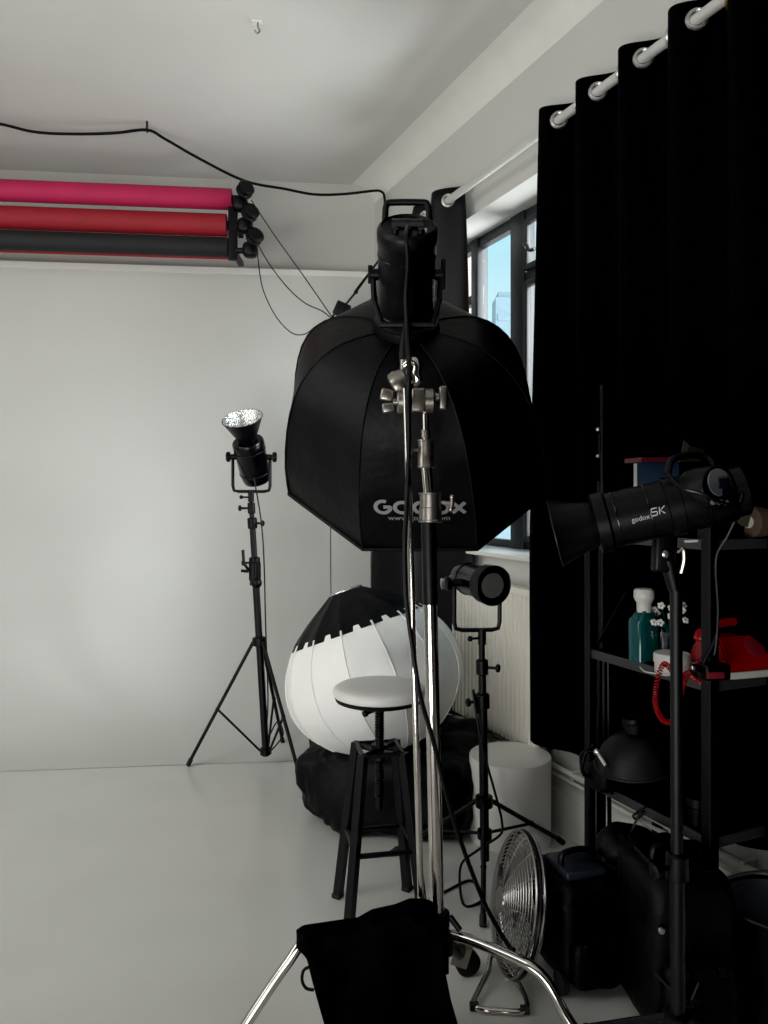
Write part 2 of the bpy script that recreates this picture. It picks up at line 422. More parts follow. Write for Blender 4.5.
PER = .244; A0 = .052; UZ = 2.606
def curt_off(u): return ROFF+A0*math.sin(2*PI*(u-UZ)/PER)
fc = thing('curtain', 'black full length eyelet curtain at right hanging over most of the window', 'curtain', W(1.7, ROFF, .36))
fu0, fu1, fz0, fz1 = -.9, 2.70, .40, 3.058  # near end carried on out of view as dark fill
def fn(a, c):
    u = fu0+(fu1-fu0)*a; z = fz0+(fz1-fz0)*c
    low = (1-c)
    amp = 1-.25*low+.12*noise.noise(V((u*3, z*.8, 1)))
    off = ROFF+(curt_off(u)-ROFF)*amp+.008*noise.noise(V((u*9, z*1.5, 4)))*low
    du = .012*low*math.sin(u*7)+.075*max(0, a-.95)/.05*min(1, low*1.5)
    return W(u+du, max(off, .055), z+.006*math.sin(u*9)*low+.008*noise.noise(V((u*5, 2, 9)))*(c))
b = MB(); b.grid(fn, 440, 40); o = b.build('fabric', M['curtain'], fc, angle=80)
sm = o.modifiers.new('thick', 'SOLIDIFY'); sm.thickness = .003
def grommet(u, par, offf, m):
    e = .004; t = (W(u+e, offf(u+e), 0)-W(u-e, offf(u-e), 0)).normalized(); nn = V((t.y, -t.x, 0))
    b = MB(); c = W(u, offf(u), RZ)
    b.torus(c, nn, .030, .0075, 30, 8); o = b.build('grommet', m, par); return o
k = 0
u = UZ
while u > fu0+.05:
    if abs(u-(UZ-7*PER/2)) < .01:
        lab(grommet(u, fc, curt_off, M['gold']), 'brass-coloured eyelet at the top right')
    else: grommet(u, fc, curt_off, M['steel'])
    u -= PER/2

# far curtain, bunched at the end of the rod
gu0, gu1 = 3.485, 3.86
GP = .26
def goff(u): return ROFF+.06*math.sin(2*PI*(u-3.555)/GP)
gc = thing('curtain', 'black satin curtain bunched in the corner at the far end of the rod', 'curtain', W(3.9, ROFF, .3))
def gfn(a, c):
    u = gu0+(gu1-gu0)*a; z = .30+(3.052-.30)*c; low = 1-c
    off = ROFF+(goff(u)-ROFF)*(1+.15*noise.noise(V((u*4, z, 3))))
    du = -.03*low*max(0, 1-a*3)+(.60*a-.07*(1-a))*min(1, low*1.35)**.8
    return W(u+du, max(off, .05), z+.01*math.sin(u*20)*c)
b = MB(); b.grid(gfn, 150, 40); o = b.build('fabric', M['satin'], gc, angle=80)
o.modifiers.new('thick', 'SOLIDIFY').thickness = .003
u = 3.555
while u < gu1: grommet(u, gc, goff, M['steel']); u += GP/2

# ============================================================ BACKDROP ROLLS
def roll(name, label, px_y, z_r, rad, m, off, xr):
    """paper roll along the back wall"""
    t = None
    return t
RD = V((1, .106, 0)).normalized()
def rollpos(px, py, d): return P(px, py, d)
rl = [('background_roll', 'magenta background paper roll, topmost of the rolls under the ceiling', 232, 199.5, .062, M['pink']),
      ('background_roll', 'bright red background paper roll hung below the magenta roll', 227, 225.5, .066, M['red']),
      ('background_roll', 'charcoal black background paper roll hung below the bright red roll', 228, 247.5, .058, M['charcoal'])]
for nm, lb, px, py, r, m in rl:
    e = P(px, py, 4.62); s0 = e-RD*(e.x+4.0)/RD.x
    t = thing(nm, lb, 'paper roll', e-RD*1.2, 'background paper rolls')
    b = MB(); L = (e-s0).length; b.lathe(s0, RD, [(0, r*.9), (.001, r), (L-.004, r), (L, r*.95), (L, .028)], 40); b.build('paper', m, t)
    b = MB(); b.cyl(e-RD*.06, e+RD*.045, .026, n=20); b.build('core_tube', M['black'], t)
# loose red paper edge under the black roll
e = P(228, 258, 4.66); s0 = e-RD*(e.x+4.0)/RD.x
b = MB(); b.lathe(s0, RD, [(0, .010), ((e-s0).length, .010)], 12); t = b.build('background_paper_edge', M['red'], loc=e-RD*1.2); tag(t, 'thin strip of red paper edge below the charcoal black roll', 'paper')
# hanging bracket with the three chain drives
c = P(233, 234, 4.60)
br = thing('roll_bracket', 'black bracket with chain wheels holding the right ends of the paper rolls', 'bracket', c)
b = MB(); h = 53/F*4.6; b.box(c, (.055, .03, h), Matrix.Rotation(math.atan(.106), 3, 'Z'), .003); b.box(c+V((0, .14, .08)), (.03, .26, .03)); b.box(c+V((0, .14, -.1)), (.03, .26, .03)); b.build('bar', M['black'], br)
for px, py, qx, qy in ((245, 190, 240, 204), (250, 213, 245, 226), (254.5, 237, 250, 250)):
    w = P(px, py, 4.52); q = P(qx, qy, 4.58)
    b = MB(); ax = V((.55, -.75, .35)).normalized()
    b.lathe(w-ax*.03, ax, [(0, .04), (.012, .05), (.022, .05), (.03, .042), (.036, .042), (.046, .05), (.056, .05), (.066, .038)], 24)
    b.build('chain_wheel', M['black'], br)
    b = MB(); b.blob(q, (.045, .04, .048), e=.7, amp=.006, n=20, m=14); b.tube([q, c+V((.02, 0, q.z-c.z))], .018, 10); b.build('hook_arm', M['black'], br)
# pull cords to the weight
wt = P(342, 310, 4.62)
cords = [('thin black pull cord running from the top chain wheel', [P(251, 200, 4.5), P(275, 236, 4.53), P(305, 278, 4.57), P(332, 317, 4.61)]),
         ('thin black pull cord sagging from the bottom chain wheel', [P(257, 243, 4.5), P(270, 265, 4.52), P(288, 288, 4.55), P(305, 303, 4.58), P(322, 311, 4.6), P(331, 318, 4.61)]),
         ('thin black pull cord hanging in the deepest loop beside the softbox', [P(257, 248, 4.5), P(260, 275, 4.5), P(265, 295, 4.5), P(277, 318, 4.5), P(292, 333, 4.52), P(305, 334, 4.54), P(316, 326, 4.57), P(325, 321, 4.6), P(332, 320, 4.61)])]
for lb, pts in cords:
    b = MB(); b.tube(smooth_path(pts, 8), .0035, 6); t = b.build('pull_cord', M['black'], loc=pts[-1]); tag(t, lb, 'cord', 'backdrop pull cords')
rm = Matrix.Rotation(.42, 3, 'Y')
t = thing('cord_weight', 'small black box the pull cords run to, above the softbox', 'weight', wt)
b = MB(); b.box(wt, (.09, .05, .085), rm, .008); b.build('box', M['black'], t)
b = MB(); b.tube(smooth_path([wt+V((-.04, 0, -.02)), wt+V((-.06, 0, -.045)), wt+V((-.045, 0, -.06)), wt+V((-.01, 0, -.035))], 5), .006); b.build('hook', M['black'], t)
b = MB(); b.tube([wt+V((.02, 0, .03)), P(356, 292, 4.8), P(391, 243, 5.05)], .007, 6); b.tube([P(354, 294, 4.8), P(356, 290, 4.8), P(389, 247, 5.03)], .006, 6); b.ball(P(356, 292, 4.8), .014)
t2 = b.build('strap', M['black'], t)
b = MB(); b.tube(smooth_path([P(331, 322, 4.60), P(331, 420, 4.58), P(330.5, 520, 4.56), P(331, 600, 4.52)], 4), .003, 5); t = b.build('hanging_cord', M['black'], loc=P(331, 600, 4.52)); tag(t, 'thin grey cord hanging straight down behind the white lantern', 'cord')

# ceiling cable and hooks
cb = [P(-90, 118, 4.25), P(-40, 119, 4.25), P(0, 124, 4.27), P(35, 132, 4.3), P(75, 134, 4.32), P(115, 133, 4.33), P(147, 130, 4.34), P(165, 139, 4.38), P(200, 159, 4.45), P(245, 181, 4.6), P(285, 189, 4.7), P(315, 194.5, 4.8), P(345, 194, 4.88), P(372, 191, 4.95), P(381, 191.5, 4.98), P(384.5, 198, 4.98), P(384.5, 220, 5.0), P(385, 300, 5.0)]
b = MB(); b.tube(smooth_path(cb, 6), .0085, 7)
t = b.build('ceiling_cable', M['black'], loc=cb[6]); tag(t, 'black cable pinned to the ceiling and sagging across to the corner', 'cable')
t = thing('cable_clip', 'small black clip pinning the cable to the ceiling', 'clip', P(147, 130, 4.34))
c = P(147, 130, 4.34); b = MB(); b.cyl((c.x, c.y, c.z-.006), (c.x, c.y, CEIL+.005), .006, n=8); b.torus(c, (1, 0, 0), .012, .004, 14, 6); b.build('hook', M['black'], t)
c = P(257, 24, 3.42)
t = thing('ceiling_hook', 'small white and grey metal hook screwed to the ceiling', 'hook', (c.x, c.y, CEIL))
b = MB(); b.box((c.x, c.y, CEIL-.004), (.05, .03, .008), None, .002); b.build('plate', M['trim'], t)
b = MB(); b.tube(smooth_path([(c.x+.004, c.y, CEIL), (c.x+.004, c.y, CEIL-.03), (c.x+.012, c.y, CEIL-.045), (c.x, c.y, CEIL-.055), (c.x-.01, c.y, CEIL-.042)], 5), .004, 6); b.build('hook', M['nickel'], t)

# ============================================================ LIGHT STANDS
def light_stand(name, label, base, top, hubz, feet, bracez, rads, joints, loc):
    """column from base to top, legs from hub to feet with braces to a lower collar"""
    t = thing(name, label, 'light stand', loc)
    base, top = V(base), V(top); L = top-base
    def at(z): return base+L*((z-base.z)/L.z)
    zs = [base.z]+joints+[top.z]
    for i in range(len(zs)-1):
        MB().cyl(at(zs[i]), at(zs[i+1]+.002), rads[i], n=16).build('pole', M['blackmetal'], t)
    for i, z in enumerate(joints):
        b = MB(); b.lathe(at(z-.03), L, [(0, rads[i]*1.2), (.004, rads[i]*1.55), (.055, rads[i]*1.55), (.06, rads[i]*1.2)], 18); cl = b.build('collar', M['black'], t)
        b = MB(); p = at(z); s = -1 if i % 2 == 0 else 1; q = p+V((s*.05, -.02, 0)); b.cyl(p, q, .006, n=8); b.lathe(q, q-p, [(0, .010), (.004, .016), (.012, .016), (.016, .010)], 12); b.build('knob', M['black'], t)
    b = MB(); b.lathe(at(hubz-.025), L, [(0, rads[0]*1.3), (.005, rads[0]*1.9), (.045, rads[0]*1.9), (.05, rads[0]*1.3)], 18); b.build('hub', M['black'], t)
    b = MB(); b.lathe(at(bracez-.02), L, [(0, rads[0]*1.2), (.004, rads[0]*1.6), (.036, rads[0]*1.6), (.04, rads[0]*1.2)], 18); b.build('brace_collar', M['black'], t)
    for f in feet:
        f = V(f); h = at(hubz); d = (f-h); dh = V((d.x, d.y, 0)).normalized(); a = h+dh*rads[0]*1.6
        f2 = f+V((0, 0, .012))
        lg = MB().tube([a, f2], .0095, 10).build('leg', M['blackmetal'], t)
        MB().cyl(f2-(f2-a).normalized()*.035+V((0, 0, 0)), f2+V((0, 0, -.004)), .0125, n=12).build('rubber_foot', M['rubber'], lg)
        m = a.lerp(f2, .55); c = at(bracez)+dh*rads[0]*1.5
        b = MB(); b.tube([c, m], .0065, 8); b.ball(m, .012, 8); b.build('brace', M['blackmetal'], t)
    return t, at

# ---- left stand with tilted lamp
lb_ = P(266, 752, 4.1); ltop = P(250.5, 492, 4.1)
lf = [P(188, 767, 4.1), P(301, 783, 3.87), P(283, 745, 4.42)]
for q in lf: q.z = 0
lf[2].z = .012
t, at = light_stand('light_stand', 'tall black light stand on three legs in front of the white back wall', (lb_.x, lb_.y, .06), ltop, .67, lf, .085, [.019, .0165, .013, .0095], [1.09, 1.30, 1.38], (lb_.x, lb_.y, 0))
# boom swivel clamped half way up
b = MB(); c = at(1.03); b.cyl(c-V((0, 0, .06)), c+V((0, 0, .06)), .03, n=16); b.cyl(c+V((-.005, -.03, -.03)), c+V((-.005, -.03, .06)), .024, n=14); b.ball(c+V((.012, -.035, -.045)), .03, 12); b.tube([c+V((-.03, -.03, .02)), c+V((-.055, -.035, .06)), c+V((-.06, -.035, .13))], .008, 8); b.tube([c+V((-.03, -.03, .015)), c+V((-.07, -.035, .02))], .008, 8); b.build('swivel_clamp', M['black'], t)
lc = [P(254, 478, 4.06), P(261, 520, 4.05), P(264, 560, 4.05), P(265.5, 620, 4.06), P(268, 700, 4.07), P(266, 740, 4.1), P(277, 722, 4.15), P(283, 735, 4.2), P(270, 752, 4.15)]
b = MB(); b.tube(smooth_path(lc, 7), .004, 6); b.build('power_cord', M['black'], t)

def yoke_lamp(name, label, cat, c, axis, side, r, back, front, yoke_w, base, loc, with_reflector, stretch=0):
    t = thing(name, label, cat, loc)
    a = V(axis).normalized(); c = V(c); side = V(side).normalized()
    b = MB(); b.lathe(c, a, [(-back, r*.72), (-back+.006, r*.86), (-back+.02, r*.92), (-back+.05, r*.98), (-back+.06, r), (front-.05, r), (front-.045, r*1.03), (front-.01, r*1.03), (front, r*.95)], 36)
    body = b.build('body', M['blackgloss'], t)
    b = MB(); b.torus(c-a*(back-.062), a, r*1.0, .003); b.torus(c+a*(front-.055), a, r*1.01, .003); b.build('seam_ring', M['black'], body)
    # yoke
    l = c-side*yoke_w; q = c+side*yoke_w; base = V(base); bl = V((l.x, l.y, base.z)); bq = V((q.x, q.y, base.z))
    def inset(p, o): return p+(o-p).normalized()*.025
    path = [l, l.lerp(bl, .5), bl+(l-bl).normalized()*.03, bl+(l-bl).normalized()*.006+(bq-bl).normalized()*.006, bl+(bq-bl).normalized()*.03, bq+(bl-bq).normalized()*.03, bq+(q-bq).normalized()*.006+(bl-bq).normalized()*.006, bq+(q-bq).normalized()*.03, q.lerp(bq, .5), q]
    b = MB(); b.tube(path, .0085, 8); b.build('yoke', M['blackmetal'], t)
    for s, e in ((-1, l), (1, q)):
        b = MB(); b.cyl(c+side*s*r*.9, e+side*s*.004, .016, n=14); b.lathe(e, side*s, [(0, .014), (.012, .014), (.014, .026), (.03, .028), (.036, .02)], 16); b.build('tilt_knob', M['black'], t)
    b = MB(); b.cyl(base-V((0, 0, .055)), base+V((0, 0, .004)), .016, n=16); b.cyl(base-V((0, 0, .03)), base+V((-.045, -.02, -.03)), .005, n=8); b.ball(base+V((-.048, -.022, -.03)), .011, 8); b.build('spigot_mount', M['black'], t)
    return t, a, c
c = P(251.5, 457, 4.1); ax = V((-.12, -.52, .85)); yb = P(251, 491.5, 4.1)
t, a, c = yoke_lamp('studio_lamp', 'black studio lamp with silver reflector tilted up on the tall stand', 'lamp', c, ax, (1, .1, 0), .082, .15, .10, .098, yb, yb-V((0, 0, .06)), True)
b = MB(); o0 = c+a*.10
prof = [(0, .05), (.015, .052), (.03, .058), (.06, .074), (.125, .104), (.128, .108), (.132, .107)]
b.lathe(o0, a, prof, 40, caps=False); b.lathe(o0, a, [(.132, .1065), (.131, .1045)], 40, caps=False); b.build('reflector', M['black'], t)
b = MB(); b.lathe(o0, a, [(.131, .1045), (.06, .072), (.03, .056), (.012, .045), (.012, .002)], 40, caps=False); q = b.build('reflector_lining', M['silver'], t)
b = MB(); b.ball(o0+a*.03, .026, 14); b.build('bulb', M['lens'], t)

# ---- right stand with lamp pointing at the camera
D9 = 2.95
rb = P(485, 803, D9); rb.z = .05; rt = P(481.5, 630, D9)
rf = [P(563, 844, 3.19), P(391, 856, 3.09), P(483, 930, 2.57)]
for q in rf: q.z = 0
t, at9 = light_stand('light_stand', 'black light stand with low spread legs in front of the white drum plinth', (rb.x, rb.y, .05), rt, .275, rf, .15, [.0175, .015, .012], [.66, .79], (rb.x, rb.y, 0))
c = P(470, 577.5, D9+.05); c2 = P(493, 584, D9-.10); ax = (c2-c).normalized()
yb = P(482, 630, D9)
sd = ax.cross(V((0, 0, 1))).normalized()
sd = V((.80, .05, .06)).normalized()
t, a, c = yoke_lamp('studio_lamp', 'black cylindrical lamp with round grey front in a yoke by the radiator', 'lamp', P(477, 581, D9), ax, sd, .062, .12, .11, .088, yb, yb-V((0, 0, .06)), False)
b = MB(); b.lathe(c, a, [(.06, .064), (.065, .073), (.118, .076), (.122, .072), (.119, .066), (.085, .058)], 40, caps=False); b.build('bezel', M['black'], t)
b = MB(); b.lathe(c, a, [(.112, .001), (.116, .03), (.114, .046), (.105, .049)], 36); b.build('front_lens', M['lens'], t)
b = MB(); q = c-sd*.126-a*.0; b.lathe(q, -sd, [(0, .02), (.012, .022), (.014, .015)], 20); b.build('dial', M['steel'], t)
lc = [at9(.62)+V((-.02, -.03, 0)), P(473, 690, 2.93), P(481, 740, 2.9), P(497, 800, 2.88), P(502, 822, 2.88), P(500, 835, 2.86), P(478, 850, 2.86), P(462, 872, 2.85), P(463, 893, 2.72), P(478, 893, 2.72), P(482, 884, 2.78), P(470, 877, 2.88), P(445, 892, 2.8), P(430, 900, 2.75)]
for q in lc[6:]: pass
lc[7] = V((lc[7].x, 2.9, .05)); 
for i in range(8, 14): lc[i].z = .006
b = MB(); b.tube(smooth_path(lc, 8), .005, 7); b.build('power_cord', M['black'], t)

# ============================================================ LANTERN ON BAG
lc = P(372, 670, 3.5)
la = V((-.33, .15, .93)).normalized()
ln = thing('lantern_softbox', 'round white lantern softbox with black top resting tilted on a black bag', 'lantern', lc-V((0, 0, .37)))
PF = [(.375, .075), (.30, .19), (.235, .275), (.18, .325), (.10, .375), (.03, .40), (-.04, .408), (-.12, .395), (-.20, .352), (-.27, .285), (-.325, .20), (-.355, .11)]
def prof_r(h):
    for (h0, r0), (h1, r1) in zip(PF, PF[1:]):
        if h0 >= h >= h1: return r0+(r1-r0)*(h0-h)/(h0-h1)
    return PF[-1][1]
def densify(pf, n=5):
    pp = smooth_path([V((h, r, 0)) for h, r in pf], n); return [(p.x, p.y) for p in pp]
NR = 14; PH0 = .25
lx, ly, _ = frame_of(la)
def lant(pf, bulge):
    def fn(i, j):
        h, r = pf[min(int(round(j*(len(pf)-1))), len(pf)-1)]
        th = 2*PI*i+PH0; k = (NR*i) % 1.0
        rr = r*(1-bulge*(abs(math.sin(PI*k)))+.0*k)
        wr = .0022*noise.noise(V((th*7, h*22, 2)))
        return lc+la*h+(lx*math.cos(th)+ly*math.sin(th))*(rr+wr)
    return fn
full = densify(PF)
white = [p for p in full if p[0] <= .222]; blk = [p for p in full if p[0] >= .19]
b = MB(); b.grid(lant(white, .03), NR*12, len(white)-1, closed_u=True); b.build('white_cover', M['lantern'], ln, angle=30)
b = MB(); b.grid(lant([(h, r+.006) for h, r in blk], .05), NR*12, len(blk)-1, closed_u=True); b.build('black_skirt', M['octa'], ln, angle=30)
b = MB(); b.torus(lc+la*.375, la, .075, .008); b.lathe(lc+la*.37, la, [(0, .075), (.01, .07), (.012, .03)], 24); b.build('mount_ring', M['silver'], ln)
for k in range(NR):
    th = 2*PI*k/NR+PH0; d = lx*math.cos(th)+ly*math.sin(th)
    b = MB(); pts = [lc+la*h+d*(r+.0025) for h, r in white[::2]]; b.tube(pts, .0025, 6); b.build('seam', M['lantern'], ln)
    tg = d.cross(la)
    p = lc+la*.20+d*(prof_r(.20)+.006); nn = (d*.8+la*.6).normalized(); dn = tg.cross(nn)
    b = MB(); b.box(p, (.010, .030, .005), Matrix((tg, dn, nn)).transposed(), .002); b.build('tab', M['trim'], ln)
b = MB(); b.lathe(lc+la*-.36, la, [(0, .06), (.008, .112)], 30); b.build('base_disc', M['lantern'], ln)

def sq(p):
    return V((p.x, p.y, max(p.z, -.16)))
bc = V((.065, 3.60, .175))
b = MB(); b.blob(bc, (.395, .40, .185), Matrix.Rotation(-.25, 3, 'Z'), e=.42, amp=.06, freq=6, n=140, m=60, seed=3, squash=lambda p: V((p.x, p.y, max(p.z, -.173))))
t = b.build('equipment_bag', M['fabric'], loc=(0, 3.6, 0), angle=180); tag(t, 'soft black fabric bag on the floor under the white lantern', 'bag')
# bag's own handle
h0 = V((-.24, 3.28, .14))

# ============================================================ STOOL
sx, sy = -.016, 2.67
st = thing('stool', 'adjustable stool with round white seat and black frame', 'stool', (sx, sy, 0))
sz = .783
b = MB(); b.lathe((sx, sy, sz-.03), (0, 0, 1), [(0, .150), (.004, .158), (.018, .162), (.028, .158), (.036, .145), (.040, .10), (.041, .002)], 48); b.build('seat', M['seat'], st)
b = MB(); b.lathe((sx, sy, sz-.046), (0, 0, 1), [(0, .140), (.004, .152), (.014, .155), (.017, .150)], 48); b.build('seat_rim', M['black'], st)
b = MB(); b.cyl((sx, sy, .36), (sx, sy, sz-.04), .0125, n=14)
hel = [(sx+.014*math.cos(k*.7), sy+.014*math.sin(k*.7), .40+k*.0011) for k in range(300)]
b.tube(hel, .0035, 5); b.build('screw_column', M['blackmetal'], st)
b = MB(); b.lathe((sx, sy, sz-.07), (0, 0, 1), [(0, .02), (.006, .028), (.02, .028), (.026, .04)], 20); b.tube([(sx, sy, sz-.075), (sx-.045, sy-.02, sz-.085)], .007); b.ball((sx-.048, sy-.021, sz-.086), .012); b.build('height_lever', M['black'], st)
b = MB(); b.lathe((sx, sy, .535), (0, 0, 1), [(0, .028), (.05, .028)], 20); b.build('collar', M['blackmetal'], st)
tops, feet = [], []
for k in range(4):
    a = math.radians(146+90*k); d = V((math.cos(a), math.sin(a), 0))
    tp = V((sx, sy, .575))+d*.098; ft = V((sx, sy, 0))+d*.182; tops.append(tp); feet.append(ft)
    b = MB(); x, y, z = frame_of(tp-ft); L = (tp-ft).length
    rr = Matrix((d.cross(V((0, 0, 1))), d, V((0, 0, 1)))).transposed()
    b.prism([ft+rr @ V((i*.014, j*.014, 0)) for i, j in ((-1, -1), (1, -1), (1, 1), (-1, 1))], tp-ft); lg = b.build('leg', M['blackmetal'], st, smooth=False)
    b = MB(); b.box(ft+V((0, 0, .008)), (.034, .034, .016), rr, .003); b.build('foot_pad', M['rubber'], lg)
    b = MB(); b.tube([V((sx, sy, .565)), tp-V((0, 0, .01))], .012, 8); b.build('top_strut', M['blackmetal'], st)
for k in range(4):
    f = .26 if k % 2 == 0 else .25
    z = f/.575
    p, q = feet[k].lerp(tops[k], z), feet[(k+1) % 4].lerp(tops[(k+1) % 4], z)
    MB().tube([p, q], .0095, 8).build('footrest_rail', M['blackmetal'], st)
for k in range(4):
    MB().tube([tops[k]-V((0, 0, .006)), tops[(k+1) % 4]-V((0, 0, .006))], .009, 8).build('top_rail', M['blackmetal'], st)

# ============================================================ C-STAND
CD = 2.0
cs = thing('grip_stand', 'chrome grip stand in the foreground with bent legs and grip arm', 'stand', P(438, 930, CD)*1 - V((0, 0, P(438, 930, CD).z)))
def cp(py, px=None):
    if px is None: px = 437+(py-905)*(437-428)/(905-500)
    return P(px, py, CD)
b = MB(); b.cyl(cp(935), cp(600), .0185, n=28); b.build('column', M['chrome'], cs)
b = MB(); b.cyl(cp(604), cp(518), .0195, n=28); b.build('column_sleeve', M['black'], cs)
b = MB(); b.cyl(cp(930)+V((.0, 0, 0)), cp(918), .027, n=20); b.build('lower_collar', M['nickel'], cs)
def collar(y0, y1, r, px):
    p0, p1 = P(px, y1, CD), P(px, y0, CD); L = (p1-p0).length
    b = MB(); b.lathe(p0, p1-p0, [(0, r*.9), (.002, r*1.06), (.006, r*1.06), (.008, r), (L*.5, r), (L*.5+.001, r*.93), (L-.006, r*.95), (L-.005, r*1.05), (L-.001, r*1.05), (L, r*.8)], 28)
    return b.build('collar', M['nickel'], cs)
MB().cyl(P(429, 495, CD), P(426.5, 466, CD), .0145, n=22).build('riser', M['chrome'], cs)
MB().cyl(P(426.5, 468, CD), P(425.5, 412, CD), .0083, n=16).build('riser', M['chrome'], cs)
MB().cyl(P(425.8, 438, CD), P(425.6, 430, CD), .0125, n=16).build('riser_cap', M['nickel'], cs)
collar(492.5, 522.5, .0295, 430.5); collar(439.5, 468, .0215, 426)
def tknob(p, d, r=.016, m='nickel', nm='tee_knob'):
    d = V(d).normalized(); x, y, _ = frame_of(d); b = MB()
    b.cyl(p, p+d*.03, .005, n=8); b.tube([p+d*.03-y*r, p+d*.032, p+d*.03+y*r], .006, 8); b.ball(p+d*.03-y*r, .007, 8); b.ball(p+d*.03+y*r, .007, 8); return b.build(nm, M[m], cs)
tknob(P(440, 502, CD), (1, -.2, -.1)); tknob(P(419, 450, CD), (-.6, -.4, 0), .008)
# grip head
gh = P(413, 400, CD)
b = MB(); b.lathe(P(397, 401, CD), (1, 0, 0), [(0, .030), (.004, .034), (.024, .034), (.028, .030), (.034, .030), (.036, .022)], 28); b.box(P(418, 401, CD)+V((0, 0, 0)), (.036, .056, .062), None, .006); b.lathe(P(425, 401, CD), (1, 0, 0), [(0, .033), (.02, .033), (.026, .026)], 24); b.build('grip_head', M['nickel'], cs)
b = MB(); p = P(393, 402, CD); b.cyl(P(399, 402, CD), p, .010, n=12); b.box(P(387, 395, CD), (.034, .020, .032), Matrix.Rotation(.2, 3, 'Y'), .006); b.box(P(388, 408, CD), (.030, .018, .026), Matrix.Rotation(-.1, 3, 'Y'), .005); b.build('grip_handle', M['nickel'], cs)
b = MB(); b.cyl(P(430, 397, CD), P(440, 397, CD), .010, n=12); b.box(P(443, 398, CD), (.022, .024, .062), None, .006); b.build('grip_handle', M['nickel'], cs)
# second knuckle above
b = MB(); b.lathe(P(395, 388, CD+.005), (.75, -.25, .6), [(0, .030), (.006, .038), (.022, .038), (.028, .034), (.045, .028)], 26); b.build('knuckle', M['nickel'], cs)
b = MB(); b.tube(smooth_path([P(405, 366, CD), P(412, 361, CD-.01), P(417, 366, CD-.012), P(416, 374, CD-.012), P(418, 380, CD-.01), P(413, 385, CD)], 5), .0125, 10); b.build('wing_lever', M['chrome'], cs)
b = MB(); b.cyl(P(404, 388, CD), P(404, 360, CD), .011, n=14); b.build('spigot', M['nickel'], cs)
# grip arm hanging down
ga0, ga1 = P(406.5, 412, CD-.05), P(421, 903, CD-.04)
MB().cyl(ga0+(ga0-ga1).normalized()*.06, ga1, .0082, n=16).build('grip_arm', M['chrome'], cs)
b = MB(); b.cyl(P(421, 896, CD-.04), P(421.2, 906, CD-.04), .011, n=14); b.build('arm_end', M['nickel'], cs)
# base hub and legs
hub = cp(937)
b = MB(); b.lathe(V((hub.x, hub.y, .245)), (0, 0, 1), [(0, .018), (.004, .030), (.04, .030), (.045, .026), (.08, .026), (.085, .031), (.12, .031), (.125, .02)], 24); b.box((hub.x+.012, hub.y-.03, .30), (.05, .04, .05), None, .008); b.tube([(hub.x+.03, hub.y-.02, .365), (hub.x+.055, hub.y-.03, .335)], .008); b.cyl((hub.x+.02, hub.y-.02, .26), (hub.x+.02, hub.y-.02, .22), .008, n=10); b.build('hub', M['blackmetal'], cs)
def cleg(path, nm='leg'):
    return MB().tube(smooth_path(path, 8), .0135, 14).build(nm, M['chrome'], cs)
rl_ = [V((hub.x+.02, hub.y-.01, P(452, 934, 1.99).z)), P(470, 940, 1.965), P(505, 954, 1.91), P(530, 966, 1.87), P(545, 979, 1.85), P(555, 995, 1.835), P(575, 1030, 1.81)]
rl_.append(V((.60, 1.715, .016)))
lg = cleg(rl_); MB().ball(V((.60, 1.715, .016)), .016, 10).build('foot', M['rubber'], lg)
ll_ = [V((hub.x-.02, hub.y-.01, .345)), P(400, 926, 1.965), P(345, 931, 1.935), P(315, 935, 1.92), P(301, 944, 1.905), P(289, 961, 1.895), P(262, 1000, 1.88)]
ll_.append(V((-.44, 1.83, .016)))
lg = cleg(ll_); MB().ball(V((-.44, 1.83, .016)), .016, 10).build('foot', M['rubber'], lg)
cw = V((.252, 2.32, .04))
b = MB(); b.tube(smooth_path([V((hub.x+.01, hub.y+.02, .27)), V((.18, 2.12, .22)), V((.215, 2.2, .135)), V((cw.x-.02, cw.y-.02, .10))], 8), .0135, 12); lg = b.build('leg', M['blackmetal'], cs)
b = MB(); b.box(cw+V((-.012, -.012, .062)), (.045, .04, .02), None, .004); b.box(cw+V((-.02, -.024, .035)), (.05, .004, .07), Matrix.Rotation(.3, 3, 'Y')); b.box(cw+V((-.01, .024, .035)), (.05, .004, .07), Matrix.Rotation(.3, 3, 'Y')); b.build('caster_fork', M['nickel'], lg)
b = MB(); wa = V((.25, -1, 0)).normalized(); b.lathe(cw-wa*.014, wa, [(0, .028), (.003, .038), (.025, .038), (.028, .028)], 26); b.lathe(cw-wa*.017, wa, [(0, .014), (.034, .014)], 14); b.build('caster_wheel', M['rubber'], lg)

